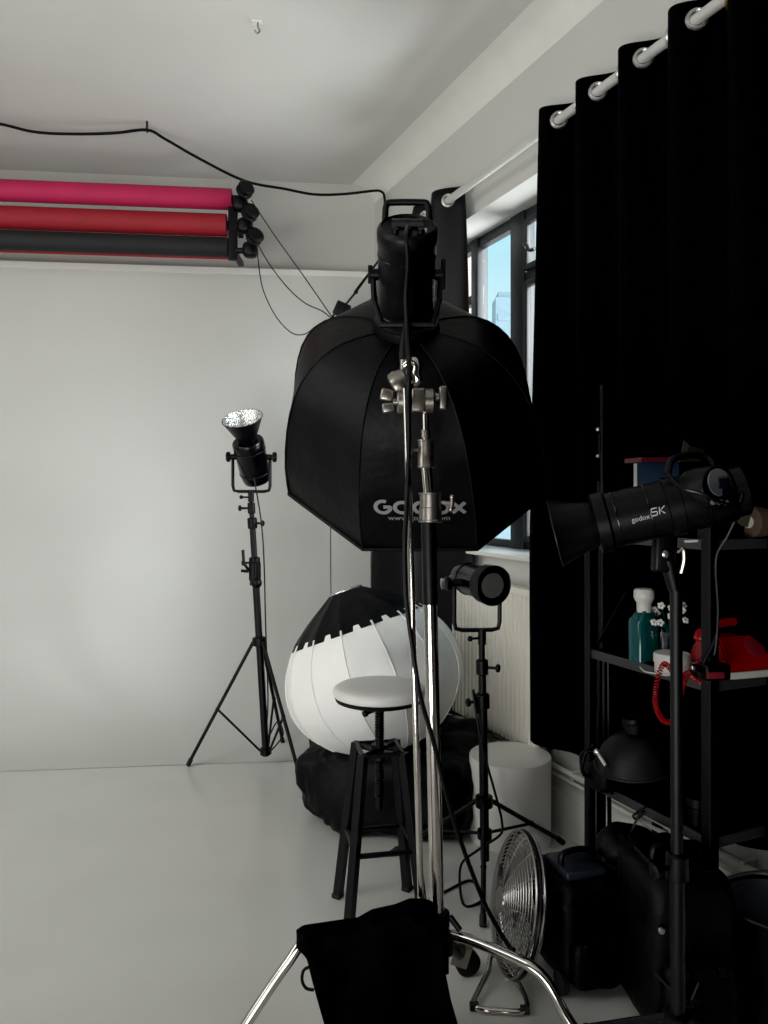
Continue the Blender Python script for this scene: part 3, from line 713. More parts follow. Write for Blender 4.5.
# ---- black sandbag draped over the left leg
def edge(tbl, y):
    for (y0, x0), (y1, x1) in zip(tbl, tbl[1:]):
        if y0 <= y <= y1: return x0+(x1-x0)*(y-y0)/(y1-y0)
    return tbl[-1][1] if y > tbl[-1][0] else tbl[0][1]
EL = [(928, 300), (947, 296), (956, 306), (985, 313), (1024, 324), (1075, 336)]
ER = [(900, 436), (940, 441), (975, 446), (1000, 451), (1024, 458), (1075, 470)]
TOP = [(296, 930), (303, 925), (330, 921), (358, 917), (372, 909), (395, 904), (410, 898), (428, 899), (438, 905)]
def topy(x): return edge([(x0, y0) for x0, y0 in TOP], x)
def sheet(front):
    def fn(s, v):
        yb = 1078+6*math.sin(s*9)
        xt = 296+(438-296)*s; y0 = topy(xt)
        yy = y0+(yb-y0)*v
        xl, xr = edge(EL, max(yy, 928)), edge(ER, max(yy, 900))
        x = xt+(xl+(xr-xl)*s-xt)*min(1, v*5)
        bul = math.sin(PI*min(1, v*1.15))**.6 if v < .87 else max(0, math.sin(PI*v))**.6
        wv = .010*noise.noise(V((s*5, v*6, 3)))+.008*math.sin(s*11+v*5)*min(1, v*3)
        k = min(1, v*9)
        d = 1.925-((.03+.035*bul)*k+wv*k if front else -(.02+.03*bul)*k-wv*k)
        return P(x, yy, d)
    return fn
sb = thing('sandbag', 'black cloth sandbag draped over the left chrome leg of the grip stand', 'sandbag', V((0, 1.92, .05)))
b = MB(); b.grid(sheet(True), 48, 36); b.grid(sheet(False), 48, 36); b.build('cloth', M['bagcloth'], sb, angle=180)
b = MB(); b.tube(smooth_path([P(312, 966, 1.9), P(304, 970, 1.9), P(302, 980, 1.9), P(306, 988, 1.9), P(314, 990, 1.9)], 6), .004, 7); b.build('loop', M['fabric'], sb)

# ============================================================ FLASH HEAD AND OCTABOX
K = 1.1
BK = V((0, -.68, .7332)); FR = -BK; E1 = V((1, 0, 0)); E2 = V((0, .7332, .68))
ring = V((.068, 2.365, 1.967))
octa = thing('octagonal_softbox', 'large black octagonal softbox seen from behind, tilted down over the stool', 'softbox', ring)
DRIFT = .045
OP = [(0, .10), (.004, .175), (.022, .245), (.075, .322), (.16, .385), (.28, .430), (.42, .460), (.535, .468)]
opd = smooth_path([V((a, r, 0)) for a, r in OP], 6); opd = [(p.x, p.y) for p in opd]
def octa_pt(a, r, th, lift=0):
    """th in octagon angle, ribs at 22.5+45k degrees, panels almost flat between"""
    k = math.floor((math.degrees(th)-22.5)/45); t0 = math.radians(22.5+45*k); f = (th-t0)/math.radians(45)
    c0 = V((math.cos(t0), math.sin(t0))); c1 = V((math.cos(t0+PI/4), math.sin(t0+PI/4)))
    q = c0.lerp(c1, f)*(r)
    sag = 1-.0*math.sin(PI*f)
    q = q*sag
    dd = (E1*q.x+E2*q.y)
    dn = dd.normalized() if dd.length else dd
    return ring+FR*a+E1*(DRIFT*a/.535)+dd+(dn*.75-FR*.6)*lift
def ofn(i, j):
    idx = j*(len(opd)-1); i0 = int(min(idx, len(opd)-2)); f = idx-i0
    a = opd[i0][0]*(1-f)+opd[i0+1][0]*f; r = opd[i0][1]*(1-f)+opd[i0+1][1]*f
    th = 2*PI*i+math.radians(22.5)
    w = .006*noise.noise(V((th*3.1, a*11, 5)))*min(1, a*6)
    return octa_pt(a, r+w, th)
b = MB(); b.grid(ofn, 8*12, 50, closed_u=True); b.build('cover', M['octa'], octa, angle=24)
for k in range(8):
    th = math.radians(22.5+45*k)
    b = MB(); b.tube([octa_pt(a, r+.001, th) for a, r in opd[::3]]+[octa_pt(*opd[-1], th)], .0035, 6); b.build('rib_seam', M['fabric'], octa)
b = MB(); b.grid(lambda i, j: octa_pt(.52, .460*j+1e-4, 2*PI*i+math.radians(22.5)), 64, 6, closed_u=True); b.build('front_diffuser', M['lantern'], octa)
b = MB(); b.tube([octa_pt(.535, .470, math.radians(22.5+45*k/6)) for k in range(48)], .006, 6, closed=True); b.build('rim', M['fabric'], octa)
b = MB(); b.lathe(ring-FR*.03, FR, [(0, .085), (.004, .098), (.03, .104), (.045, .10)], 40); b.build('speed_ring', M['black'], octa)
# print on the lowest panel
arcs = [0]
for (a0, r0), (a1, r1) in zip(opd, opd[1:]): arcs.append(arcs[-1]+math.hypot(a1-a0, (r1-r0)*math.cos(PI/8)))
def on_panel(s, tt):
    """s across, tt = arc length from the ring, on the panel facing straight down"""
    k = 0
    while k < len(arcs)-2 and arcs[k+1] < tt: k += 1
    f = (tt-arcs[k])/(arcs[k+1]-arcs[k]); a = opd[k][0]+(opd[k+1][0]-opd[k][0])*f; r = opd[k][1]+(opd[k+1][1]-opd[k][1])*f
    p = ring+FR*a+E1*(DRIFT*a/.535+s)+E2*(-r*math.cos(PI/8))
    return p+V((0, -.0075, -.001))
gl, gw = glyphs('Godox', .047)
T0 = arcs[-1]-.148
b = strokes_mb(gl, .0115, lambda x, y: on_panel(x*1.06-gw*1.06/2+.010, T0-y)); q = b.build('logo_print', M['logo'], octa, smooth=False); lab(q, 'grey logo lettering')
b = text_mb('www.godox.com', .026, lambda x, y: on_panel(x*1.05+.004, T0+.027-y)); q = b.build('web_address_print', M['logo'], octa, smooth=False); lab(q, 'grey web address lettering')

fl = thing('studio_flash', 'black monolight flash head with carrying handle at the back of the octagonal softbox', 'flash', ring+BK*.15)
fx = ring+V((-.002, 0, -.006)); r = .084
b = MB(); b.lathe(fx, BK, [(.0, .088), (.004, .092), (.035, .092), (.04, r), (.28, r), (.284, r*1.03), (.312, r*1.03), (.322, r*.99), (.329, r*.9), (.323, r*.85), (.323, .002)], 48); bd_ = b.build('body', M['black'], fl)
b = MB()
for h in (.055, .065, .245): b.torus(fx+BK*h, BK, r, .0018, 40, 6)
b.build('seam_ring', M['blackgloss'], bd_)
bx, by = E1, -E2
rot = Matrix((E1, E2, BK)).transposed()
bt = fx+BK*.327
b = MB(); b.box(bt+E2*.015, (.09, .055, .006), rot, .002); b.build('control_panel', M['blackgloss'], fl)
for k in range(3): 
    b = MB(); b.lathe(bt+E1*(-.035+.035*k)-E2*.045, BK, [(0, .011), (.012, .009)], 14); b.build('control_knob', M['black'], fl)
b = MB(); b.box(bt+E1*.045-E2*.030, (.014, .008, .008), rot); b.build('label_sticker', M['jar'], fl)
# handle standing up from the rear
hh = fx+BK*.305+E2*.05
def hp(x, z): return hh+E1*x+V((0, 0, z))
pth = [hp(-.064, -.03), hp(-.062, .04), hp(-.057, .06), hp(-.043, .066), hp(.043, .066), hp(.057, .06), hp(.062, .04), hp(.064, -.03)]
b = MB(); b.tube(smooth_path(pth, 5), .0095, 10); b.build('handle', M['black'], fl)
# tilt bracket: U of flat bar down to the stand
for s in (-1, 1):
    p = fx+BK*.18+E1*s*.080
    b = MB(); b.cyl(p, p+E1*s*.025, .017, n=14); b.box(p+E1*s*.026, (.014, .024, .085 if s > 0 else .05), None, .003); b.build('tilt_knob', M['black'], fl)
    b = MB(); b.tube([p+E1*s*.018, p+E1*s*.018+V((-s*.004, -.02, -.08)), p+E1*s*.012+V((-s*.02, -.06, -.16))], .008, 8); b.build('bracket_arm', M['black'], fl)
pl = fx+BK*.18-E1*.077+V((0, -.06, -.16)); pr_ = fx+BK*.18+E1*.077+V((0, -.06, -.16))
b = MB(); b.tube([pl, pr_], .009, 8); mid = (pl+pr_)/2; b.tube([mid, P(404, 358, CD)+V((0, .03, .02)), P(404, 362, CD)], .013, 10); b.build('stand_bracket', M['black'], fl)

# cable from the flash down to the floor
fcab = [bt+BK*.01-E2*.02, P(406, 236, 2.03), P(408, 262, 2.02), P(406, 300, 2.03), P(407.5, 340, 2.0), P(409, 372, 1.92), P(408.5, 400, 1.90), P(409, 440, 1.91), P(407, 500, 1.92), P(405, 545, 1.92), P(406.5, 600, 1.92), P(413, 650, 1.92), P(420, 695, 1.92), P(433, 740, 1.94), P(448, 800, 1.96), P(462, 845, 1.98), P(483, 900, 1.99), P(500, 932, 1.98), P(509, 946, 1.95), P(514, 950, 1.93)]
b = MB(); b.tube(smooth_path(fcab, 6), .006, 8); t = b.build('flash_cable', M['black'], loc=fcab[-1]); tag(t, 'black cable hanging from the flash head down past the chrome grip arm', 'cable')

# ============================================================ PLINTH
c = V((.536, 3.27, 0))
b = MB(); b.lathe(c, (0, 0, 1), [(0, .17), (.342, .172), (.347, .170), (.348, .002)], 64); t = b.build('plinth', M['plinth'], loc=c, angle=50); tag(t, 'low white drum-shaped plinth by the radiator', 'plinth')

# ============================================================ FAN
fcn = P(517, 902, 2.33)
fnx = V((-.965, -.10, .20)).normalized()
fan = thing('floor_fan', 'chrome wire-caged floor fan on a bent tube stand, turned side-on', 'fan', (fcn.x, fcn.y, 0))
x, y, a = frame_of(fnx); RF = .20
def cage(s):
    b = MB()
    def hgt(r): return s*(.056-.040*(r/RF)**2.2)
    nr = 15
    for k in range(nr):
        r = .035+(RF-.035)*k/(nr-1)
        b.tube([fcn+a*(hgt(r) if k < nr-1 else s*.012)+(x*math.cos(q)+y*math.sin(q))*r for q in [2*PI*i/40 for i in range(40)]], .0018 if k < nr-1 else .004, 5, closed=True)
    for k in range(16):
        q = 2*PI*k/16; d = x*math.cos(q)+y*math.sin(q)
        b.tube([fcn+a*hgt(r)+d*r for r in (.02, .06, .11, .15, .18)]+[fcn+a*s*.012+d*RF], .0019, 5)
    b.lathe(fcn+a*s*.046, a*s, [(.006, .038), (.011, .036), (.013, .001)], 24)
    return b
q = cage(1).build('front_cage', M['wire'], fan); q2 = cage(-1).build('rear_cage', M['wire'], fan)
b = MB(); b.box(fcn+V((0, 0, .085))+a*.052, (.034, .034, .002), Matrix((x, y, a)).transposed(), .0005); b.build('badge', M['black'], fan)
b = MB(); b.tube([fcn+(x*math.cos(2*PI*i/48)+y*math.sin(2*PI*i/48))*RF for i in range(48)], .006, 8, closed=True); b.build('rim', M['blackmetal'], fan)
for k in range(4):
    q0 = k*PI/2+.3
    def bl(i, j):
        r = .03+.135*i; q = q0+(j-.5)*(1.15-.25*i); return fcn+(x*math.cos(q)+y*math.sin(q))*r+a*(.018*(j-.5)*2)
    b = MB(); b.grid(bl, 10, 10); o = b.build('blade', M['nickel'], fan); o.modifiers.new('thick', 'SOLIDIFY').thickness = .0015
b = MB(); b.lathe(fcn-a*.12, a, [(0, .03), (.01, .05), (.06, .052), (.075, .03), (.14, .02), (.142, .002)], 24); b.build('motor', M['blackmetal'], fan)
# bent tube stand: loop rests on the floor, sides rise to the cage
tw = [P(493, 955, 2.36), P(488, 972, 2.30), P(480, 988, 2.23), P(473, 1003, 2.18), P(474, 1011, 2.165), P(484, 1015, 2.15), P(500, 1016, 2.145), P(516, 1017, 2.14), P(525, 1013, 2.15), P(527, 1004, 2.175), P(521, 988, 2.235), P(510, 970, 2.29), P(503, 955, 2.34)]
for i in range(3, 10): tw[i].z = .011
tw = [fcn-x*.0+a*-.02-V((0, 0, RF*.98))+V((-.02, 0, 0))]+tw+[fcn-V((0, 0, RF*.8))+V((-.03, 0, 0))]
b = MB(); b.tube(smooth_path(tw, 6), .0085, 10); b.build('tube_stand', M['chrome'], fan)
b = MB()
for p in (tw[9], tw[5]): b.cyl(p-V((.012, 0, 0)), p+V((.012, 0, 0)), .0125, n=12)
b.build('rubber_foot', M['rubber'], fan)
b = MB(); b.tube(smooth_path([fcn+y*-RF*1.0, fcn+y*-RF*1.04-a*.05, fcn-a*.11], 6), .008, 8); b.build('motor_bracket', M['chrome'], fan)

# ============================================================ SHELF RACK
NF = V((.924, 2.18, 0)); FF = V((.71, 2.65, 0)); DP = -WN*.30
SZ = [1.32, .918, .474]
rk = thing('shelf_rack', 'black steel shelf rack standing against the black curtain', 'shelf', (NF+FF+DP)/2)
RU = (FF-NF).normalized(); RR = Matrix((RU, -WN, V((0, 0, 1)))).transposed(); RL = (FF-NF).length
for p in (NF, FF, NF+DP, FF+DP):
    b = MB(); w = .034 if (p-NF).length < .01 else .028
    b.box(p+V((0, 0, .69)), (w, w, 1.38), RR, .002); b.build('post', M['rack'], rk)
for z in SZ:
    b = MB(); b.box((NF+FF+DP)/2+V((0, 0, z-.01)), (RL-.02, .29, .02), RR, .002); sh = b.build('shelf_board', M['rack'], rk)
    b = MB(); b.box((NF+FF)/2+V((0, 0, z-.012)), (RL-.01, .012, .03), RR, .001); b.box(NF+DP/2+V((0, 0, z-.012)), (.012, .27, .03), RR, .001); b.build('front_edge', M['shelfedge'], sh)
b = MB(); b.tube([FF+V((0, 0, .89)), FF+DP*.55+V((0, .02, 1.10))], .006, 8); b.build('side_brace', M['rack'], rk)

def onrack(px, d, z): return V(((px-384)/F*d, d, z))
# mouthwash-like bottle
z0 = .919
c = onrack(644, 2.46, z0)
t = thing('bottle', 'teal green bottle with a white cap on the middle shelf', 'bottle', c)
rb_ = Matrix.Rotation(.5, 3, 'Z')
b = MB()
secs = [(0, .040, .026), (.004, .046, .031), (.125, .047, .032), (.135, .044, .030), (.150, .030, .024), (.158, .020, .020), (.165, .018, .018)]
def srect(w, d, z):
    pts = []
    for k in range(28):
        th = 2*PI*k/28; e = .45
        pts.append(c+rb_ @ V((math.copysign(abs(math.cos(th))**e, math.cos(th))*w, math.copysign(abs(math.sin(th))**e, math.sin(th))*d, 0))+V((0, 0, z)))
    return [b.b.verts.new(p) for p in pts]
b.skin([srect(w, d, z) for z, w, d in secs]); b.build('bottle_body', M['teal'], t)
b = MB(); b.lathe(c+V((0, 0, .157)), (0, 0, 1), [(0, .022), (.03, .023), (.034, .026), (.046, .032), (.066, .032), (.074, .027), (.076, .002)], 30); b.build('cap', M['jar'], t)
# flowers in a glass
c = onrack(668, 2.44, z0)
t = thing('flower_glass', 'small clear glass with white artificial flowers beside the teal bottle', 'vase', c)
b = MB(); b.lathe(c, (0, 0, 1), [(0, .028), (.003, .030), (.10, .036), (.10, .034), (.006, .027), (.006, .001)], 24, caps=False); b.build('glass', M['glass'], t)
b = MB(); random.seed(5); fp = []
for k in range(13):
    q = c+V((random.uniform(-.055, .06), random.uniform(-.045, .04), random.uniform(.11, .185))); fp.append(q)
    b.tube([c+V((random.uniform(-.01, .01), 0, .02)), c+V((0, 0, .09))+(q-c)*.1, q], .0018, 5)
b.build('stems', M['teal'], t)
for q in fp:
    b = MB(); ax_ = V((random.uniform(-.5, .5), -1, random.uniform(0, 1))).normalized(); x_, y_, a_ = frame_of(ax_)
    for j in range(5):
        th = 2*PI*j/5; b.ball(q+(x_*math.cos(th)+y_*math.sin(th))*.007, .0055, 6)
    b.build('flower', M['flower'], t)
# white jar
c = onrack(672, 2.30, z0)
t = thing('jar', 'low round white tub with lid on the middle shelf edge', 'tub', c)
b = MB(); b.lathe(c, (0, 0, 1), [(0, .048), (.003, .05), (.03, .05), (.031, .048)], 40); b.build('tub', M['jar'], t)
b = MB(); b.lathe(c+V((0, 0, .031)), (0, 0, 1), [(0, .052), (.001, .053), (.024, .053), (.028, .050), (.028, .001)], 40); b.build('lid', M['jar'], t)
# saucer / wire in front
b = MB(); b.tube(smooth_path([onrack(640, 2.36, .922), onrack(645, 2.30, .922), onrack(658, 2.27, .922), onrack(668, 2.245, .922)], 6), .0022, 6); q = b.build('white_wire', M['jar'], loc=onrack(655, 2.28, z0)); tag(q, 'thin white wire lying in front of the white tub on the middle shelf', 'wire')
# telephone on a white pad
c = onrack(731, 2.30, z0); TR = Matrix.Rotation(.30, 3, 'Z')
q = MB().box(c+V((.04, .02, .010)), (.25, .17, .02), TR, .003).build('white_pad', M['jar'], loc=c); tag(q, 'flat white pad under the red telephone', 'pad')
t = thing('telephone', 'red retro desk telephone on a white pad on the middle shelf', 'telephone', c+V((0, 0, .02)))
def tl(x, y, z): return c+V((.035, .02, .02))+TR @ V((x*1.15, y, z*1.1))
b = MB(); pr = [(-.085, 0), (.085, 0), (.085, .02), (.06, .045), (.035, .085), (-.045, .085), (-.078, .03)]
# body: extruded side profile along x
b.prism([tl(-.10, y_, z_) for y_, z_ in pr], tl(.20, 0, 0)-tl(0, 0, 0))
bmesh.ops.bevel(b.b, geom=list(b.b.edges), offset=.006, segments=2, affect='EDGES'); b.build('body', M['phonered'], t)
b = MB(); b.lathe(tl(.0, -.055, .06), TR @ V((0, -.75, .6)), [(0, .034), (.006, .034), (.008, .028), (.008, .001)], 28); q = b.build('dial', M['redlabel'], t)
hs = [tl(-.105, .0, .085), tl(-.10, .0, .102), tl(-.06, .0, .115), tl(0, .0, .119), tl(.06, .0, .115), tl(.10, .0, .102), tl(.105, .0, .085)]
b = MB(); b.tube(smooth_path(hs, 5), .013, 12); 
for s in (-1, 1): b.lathe(tl(s*.105, 0, .10), TR @ V((s*.25, 0, -1)), [(0, .02), (.01, .029), (.032, .032), (.038, .026)], 20)
b.build('handset', M['phonered'], t)
# coiled cord looping over the shelf edge
cc = smooth_path([tl(-.11, -.03, .06), onrack(694, 2.16, .965), onrack(678, 2.10, .955), P(664, 664, 2.08), P(656, 688, 2.07), P(656, 706, 2.07), P(662, 719, 2.07), P(671, 722, 2.07), P(677, 712, 2.07), P(681, 695, 2.08), P(687, 676, 2.12), onrack(700, 2.13, .93)], 30)
hx = []
x_ = None
for i, p in enumerate(cc):
    tt = (cc[min(i+1, len(cc)-1)]-cc[max(i-1, 0)]).normalized()
    if x_ is None: x_, y_, _ = frame_of(tt)
    else: x_ = (x_-tt*x_.dot(tt)).normalized(); y_ = tt.cross(x_)
    for s in range(3):
        nx = cc[min(i+1, len(cc)-1)]; ph = (i*3+s)*.62
        hx.append(p.lerp(nx, s/3)+(x_*math.cos(ph)+y_*math.sin(ph))*.0062)
b = MB(); b.tube(hx, .0019, 5); q = b.build('coiled_cord', M['phonered'], t)
# adapter with red label hanging at the near post
c = P(714, 671, 2.12)
t = thing('power_adapter', 'black power adapter with a red label at the near rack post', 'adapter', c)
b = MB(); b.box(c, (.075, .05, .045), Matrix.Rotation(.15, 3, 'Z'), .008); b.tube([c+V((-.03, 0, .02)), c+V((-.01, 0, .06)), c+V((.01, 0, .1))], .006); b.box(c+V((-.048, -.0, .008)), (.03, .03, .02), None, .004); b.build('case', M['black'], t)
MB().box(c+V((-.006, -.026, -.006)), (.05, .004, .018), Matrix.Rotation(.15, 3, 'Z'), .001).build('label_panel', M['redlabel'], t)
MB().box(c+V((-.062, -.012, .012)), (.010, .012, .010), None, .002).build('plug_pin', M['steel'], t)

# dome on the lower shelf
c = onrack(641, 2.42, .615)
DA = V((-.22, -.12, .97)).normalized()
t = thing('dish_reflector', 'black domed dish reflector propped face down over the lower shelf', 'reflector', c)
b = MB(); b.lathe(c, DA, [(0, .135), (.006, .142), (.012, .138), (.05, .115), (.085, .07), (.10, .045), (.102, .002)], 40); b.build('dome', M['black'], t)
b = MB(); b.lathe(c+DA*.10, DA, [(0, .03), (.02, .03), (.022, .036), (.034, .036), (.036, .03), (.048, .028)], 24); b.build('mount', M['blackmetal'], t)
b = MB(); b.torus(c+DA*.006, DA, .141, .005, 40, 8); b.build('rim', M['blackmetal'], t)
b = MB(); b.ball(c+V((-.142, -.01, .03)), .010, 8); b.tube([c+V((-.142, -.01, .03)), c+V((-.125, -.05, .0))], .006, 8); b.build('clip', M['steel'], t)
b = MB(); pq = onrack(607, 2.53, .476); b.blob(pq+V((0, 0, .05)), (.05, .05, .05), Matrix.Rotation(1.9, 3, 'Z'), e=.6, amp=.01, freq=9, n=36, m=20); q = b.build('pouch', M['fabric'], loc=pq, angle=180); tag(q, 'soft black pouch under the domed dish reflector on the lower shelf', 'pouch')
pts = []
for k in range(26):
    th = k/25*2*PI*2.2; r_ = .045+.005*math.sin(k*2.1); pts.append(P(592, 765, 2.52)+V((r_*math.cos(th)*.7, -.01+.004*k*.5, r_*math.sin(th))))
b = MB(); b.tube(smooth_path(pts+[onrack(606, 2.53, .50), onrack(612, 2.50, .48)], 4), .006, 7); q = b.build('cable_coil', M['black'], loc=P(592, 765, 2.52)); tag(q, 'coil of black cable hanging at the far end of the lower shelf', 'cable')
pts = [onrack(655, 2.42, .458), onrack(640, 2.36, .462), P(635, 812, 2.36), P(633, 820, 2.36), P(640, 822, 2.36), P(648, 806, 2.37), P(660, 800, 2.37)]
pts = [P(662, 806, 2.33), P(650, 805, 2.32), P(638, 812, 2.32), P(633, 816, 2.32), P(637, 819, 2.32), P(645, 812, 2.32), P(640, 813, 2.32), P(632, 830, 2.32), P(626, 842, 2.34)]
b = MB(); b.tube(smooth_path(pts, 6), .0035, 6); q = b.build('thin_cable', M['black'], loc=pts[-1]); tag(q, 'thin looped black cable hanging below the lower shelf edge', 'cable')
c = onrack(697, 2.28, .476)
b = MB(); b.lathe(c, (0, 0, 1), [(0, .03), (.05, .03), (.055, .034), (.08, .034), (.082, .002)], 20); q = b.build('lens_tube', M['black'], loc=c); tag(q, 'small dark cylinder standing beside the near post on the lower shelf', 'cylinder')

# books and paper on the top shelf
z1 = 1.322
def book(label, c, size, ang, m, tilt=0, up=True, pm='paper'):
    t = thing('book', label, 'book', c, 'books on the top shelf')
    R = Matrix.Rotation(ang, 3, 'Z') @ Matrix.Rotation(tilt, 3, 'X')
    w, th, h = size
    b = MB(); c0 = V(c)+V((0, 0, h/2)) if up else V(c)+V((0, 0, h/2))
    for s in (-1, 1): b.box(c0+R @ V((0, s*(th/2-.0015), 0)) if up else c0+R @ V((0, 0, s*(h/2-.0015))), (w, .003, h) if up else (w, th, .003), R)
    b.box(c0+R @ V((w/2-.0015, 0, 0)), (.003, th, h), R); b.build('cover', m, t)
    b = MB(); b.box(c0-R @ V((.004, 0, 0)), (w-.008, th-.006, h-.008) if up else (w-.008, th-.006, h-.006), R); b.build('pages', M[pm], t)
for i, (dy, lb_2, m, th) in enumerate(((0, 'white-paged blue book standing foremost on the top shelf', M['blue'], .03), (.034, 'dark red book standing behind the foremost blue book', M['redbook'], .022), (.062, 'thick blue book standing at the back of the row', M['blue'], .03))):
    book(lb_2, onrack(660, 2.53+dy, z1)+V((0, 0, 0)), (.17, th, .235), .12, m)
q0 = onrack(660, 2.56, z1+.236)
book('dark red book lying flat on top of the standing books', q0, (.19, .13, .014), .12, M['redbook'], 0, False, 'redbook')
# lamp with barn doors behind the near flash
c = P(722, 484, 2.15); c = V((c.x, 2.24, 1.45))
t = thing('barn_door_lamp', 'small black lamp with brownish barn doors on the top shelf behind the near flash', 'lamp', (c.x, c.y, z1))
b = MB(); b.box(c, (.12, .12, .12), Matrix.Rotation(.4, 3, 'Z'), .02); b.cyl((c.x, c.y, z1), (c.x, c.y, z1+.07), .03, n=16); b.build('housing', M['black'], t)
for nm, pts in (('barn_door', [P(680, 462, 2.15), P(684, 440, 2.14), P(690, 446, 2.14), P(705, 449, 2.15), P(700, 462, 2.16)]), ('barn_door', [P(730, 515, 2.14), P(752, 512, 2.14), P(748, 527, 2.13), P(742, 526, 2.13)])):
    b = MB(); b.prism(pts, (0, .004, 0)); b.build(nm, M['barn'], t, smooth=False)
# kraft rolls
c = P(749, 512, 2.27); e = c+V((.5, .22, 0))
b = MB(); 
t = thing('kraft_paper_roll', 'brown kraft paper roll lying on the top shelf at the right edge', 'paper roll', (c.x, c.y, 1.322))
cz = 1.322+.048; b.cyl((c.x, c.y, cz), (c.x+.30, c.y+.12, cz), .047, n=30); b.build('paper', M['kraft'], t)
b = MB(); b.cyl((c.x-.003, c.y-.001, cz), (c.x+.302, c.y+.121, cz), .018, n=20); b.build('core', M['paper'], t)
c = P(758, 471, 2.3)
t = MB().box((c.x+.09, c.y+.06, cz+.047+.012+.001), (.20, .10, .024), Matrix.Rotation(.35, 3, 'Z'), .002).build('cardboard_box', M['paper'], loc=(c.x+.09, c.y+.06, cz+.048)); tag(t, 'flat pale box lying on the brown kraft paper roll', 'box')

# folded stand between rack and curtain
fb = -WN*1.835+WU*2.215
t = thing('folded_stand', 'slim folded black stand upright behind the shelf rack', 'light stand', fb)
zt = 1.45+(495-385)/F*fb.y
b = MB(); b.cyl(fb, fb+V((0, 0, 1.45)), .013, n=14); b.build('pole', M['blackmetal'], t)
b = MB(); b.cyl(fb+V((0, 0, 1.45)), fb+V((0, 0, zt)), .008, n=12); b.build('pole', M['blackmetal'], t)
b = MB(); b.cyl(fb+V((0, 0, 1.60)), fb+V((0, 0, 1.67)), .013, n=12); b.cyl(fb+V((0, 0, 1.43)), fb+V((0, 0, 1.5)), .018, n=12); b.build('collar', M['black'], t)
b = MB(); b.ball(fb+V((-.018, -.01, 1.685)), .008, 8); b.ball(fb+V((-.018, -.01, 1.59)), .007, 8); b.build('knob', M['steel'], t)
for s in (-1, 0, 1):
    MB().tube([fb+V((s*.016, -.016, .9)), fb+V((s*.022, -.022, .01))], .008, 8).build('leg', M['blackmetal'], t)

# ============================================================ NEAR FLASH ON STAND
ND = 1.72
nb = P(678, 900, ND); nt_ = P(676, 572, ND)
nf = [V((.40, 1.80, 0)), V((.86, 1.40, 0)), V((.93, 2.02, 0))]
nf = [V((nb.x+.42*math.cos(a), nb.y+.42*math.sin(a), 0)) for a in (math.radians(250), math.radians(10), math.radians(130))]
t, atn = light_stand('light_stand', 'black light stand in the right foreground holding the near flash', (nb.x, nb.y, .05), nt_, .27, nf, .14, [.0165, .0135], [.62], (nb.x, nb.y, 0))
na = V((-.93, .22, -.235)).normalized()          # reflector end
nc = P(657, 510, ND+.0)
t = thing('studio_flash', 'black studio flash with cone reflector pointing left on the near stand', 'flash', nc)
r = .0625
b = MB(); b.lathe(nc, na, [(-.165, r*.8), (-.16, r*.95), (-.155, r), (-.05, r), (-.048, r*1.08), (-.02, r*1.08), (-.018, r), (.105, r), (.11, r*1.10), (.135, r*1.10), (.14, r*.95)], 44); bd_ = b.build('body', M['black'], t)
for h in (-.10, .02, .09):
    MB().torus(nc+na*h, na, r, .0022, 40, 6).build('seam_ring', M['blackgloss'], bd_)
b = MB(); b.lathe(nc+na*.14, na, [(0, .052), (.01, .055), (.03, .058), (.083, .076), (.086, .078), (.089, .076)], 44, caps=False); b.lathe(nc+na*.14, na, [(.089, .076), (.083, .073), (.03, .054), (.02, .05), (.02, .001)], 44, caps=False); b.build('reflector', M['black'], t)
MB().torus(nc+na*.228, na, .077, .0022, 44, 6).build('rim', M['blackmetal'], t)
# rear control panel
x_ = na.cross(V((0, 0, 1))).normalized(); up_ = x_.cross(na).normalized(); rb2 = -na
if up_.z < 0: up_ = -up_
side = V((0, 0, 1)).cross(rb2).normalized()
rc = nc-na*.166
b = MB(); b.lathe(nc, na, [(-.19, r*.78), (-.185, r*.88), (-.155, r*.9)], 40); b.build('rear_cap', M['black'], t)
# panel turned to the viewer on the rear flank
pc = P(719, 487, 1.635); pn = V((.35, -.93, .12)).normalized(); pxx = V((0, 0, 1)).cross(pn).normalized(); pyy = pn.cross(pxx); PR = Matrix((pxx, pyy, pn)).transposed()
b = MB(); b.lathe(pc-pn*.05, pn, [(-.02, .05), (.045, .048), (.05, .044)], 36); b.build('control_housing', M['black'], t)
b = MB(); b.lathe(pc+V((-.001, -.0, .010)), pn, [(0, .030), (.003, .029), (.0035, .001)], 32); b.build('control_panel', M['grey'], t)
MB().box(pc+pn*.0145+pyy*.005, (.030, .022, .003), PR, .001).build('display', M['screen'], t)
for k in range(3): 
    b = MB(); b.lathe(pc+pn*.0+pxx*(-.022+.018*k)-pyy*.033, pn, [(0, .006), (.008, .005)], 12); b.build('button', M['grey'], t)
# letters on the body
def on_body(s, v):
    """s along axis from rear to front of the print, v up the flank"""
    vv = V((0, -1, 0)); vv = (vv-na*vv.dot(na)).normalized(); uu = na.cross(vv)
    if uu.z < 0: uu = -uu
    ang = v/r
    return nc-na*s+(vv*math.cos(ang)+uu*math.sin(ang))*(r+.0016)
b = text_mb('godox', .019, lambda x, y: on_body(x*.80-.0435, y*.8-.008)); q = b.build('maker_print', M['logow'], t, smooth=False); lab(q, 'pale maker lettering')
sk = [arc(.020, .0155, .0, .0, 0, 1)] if False else []
def it(pts): return [(x+y*.18, y) for x, y in pts]
sS = it([(.022, .020), (.004, .020), (.001, .017), (.001, .013), (.004, .0105), (.019, .0105), (.022, .008), (.022, .003), (.019, 0), (0, 0)])
sk = [sS, it([(.030, 0), (.030, .021)]), it([(.049, .021), (.033, .0108), (.049, 0)])]
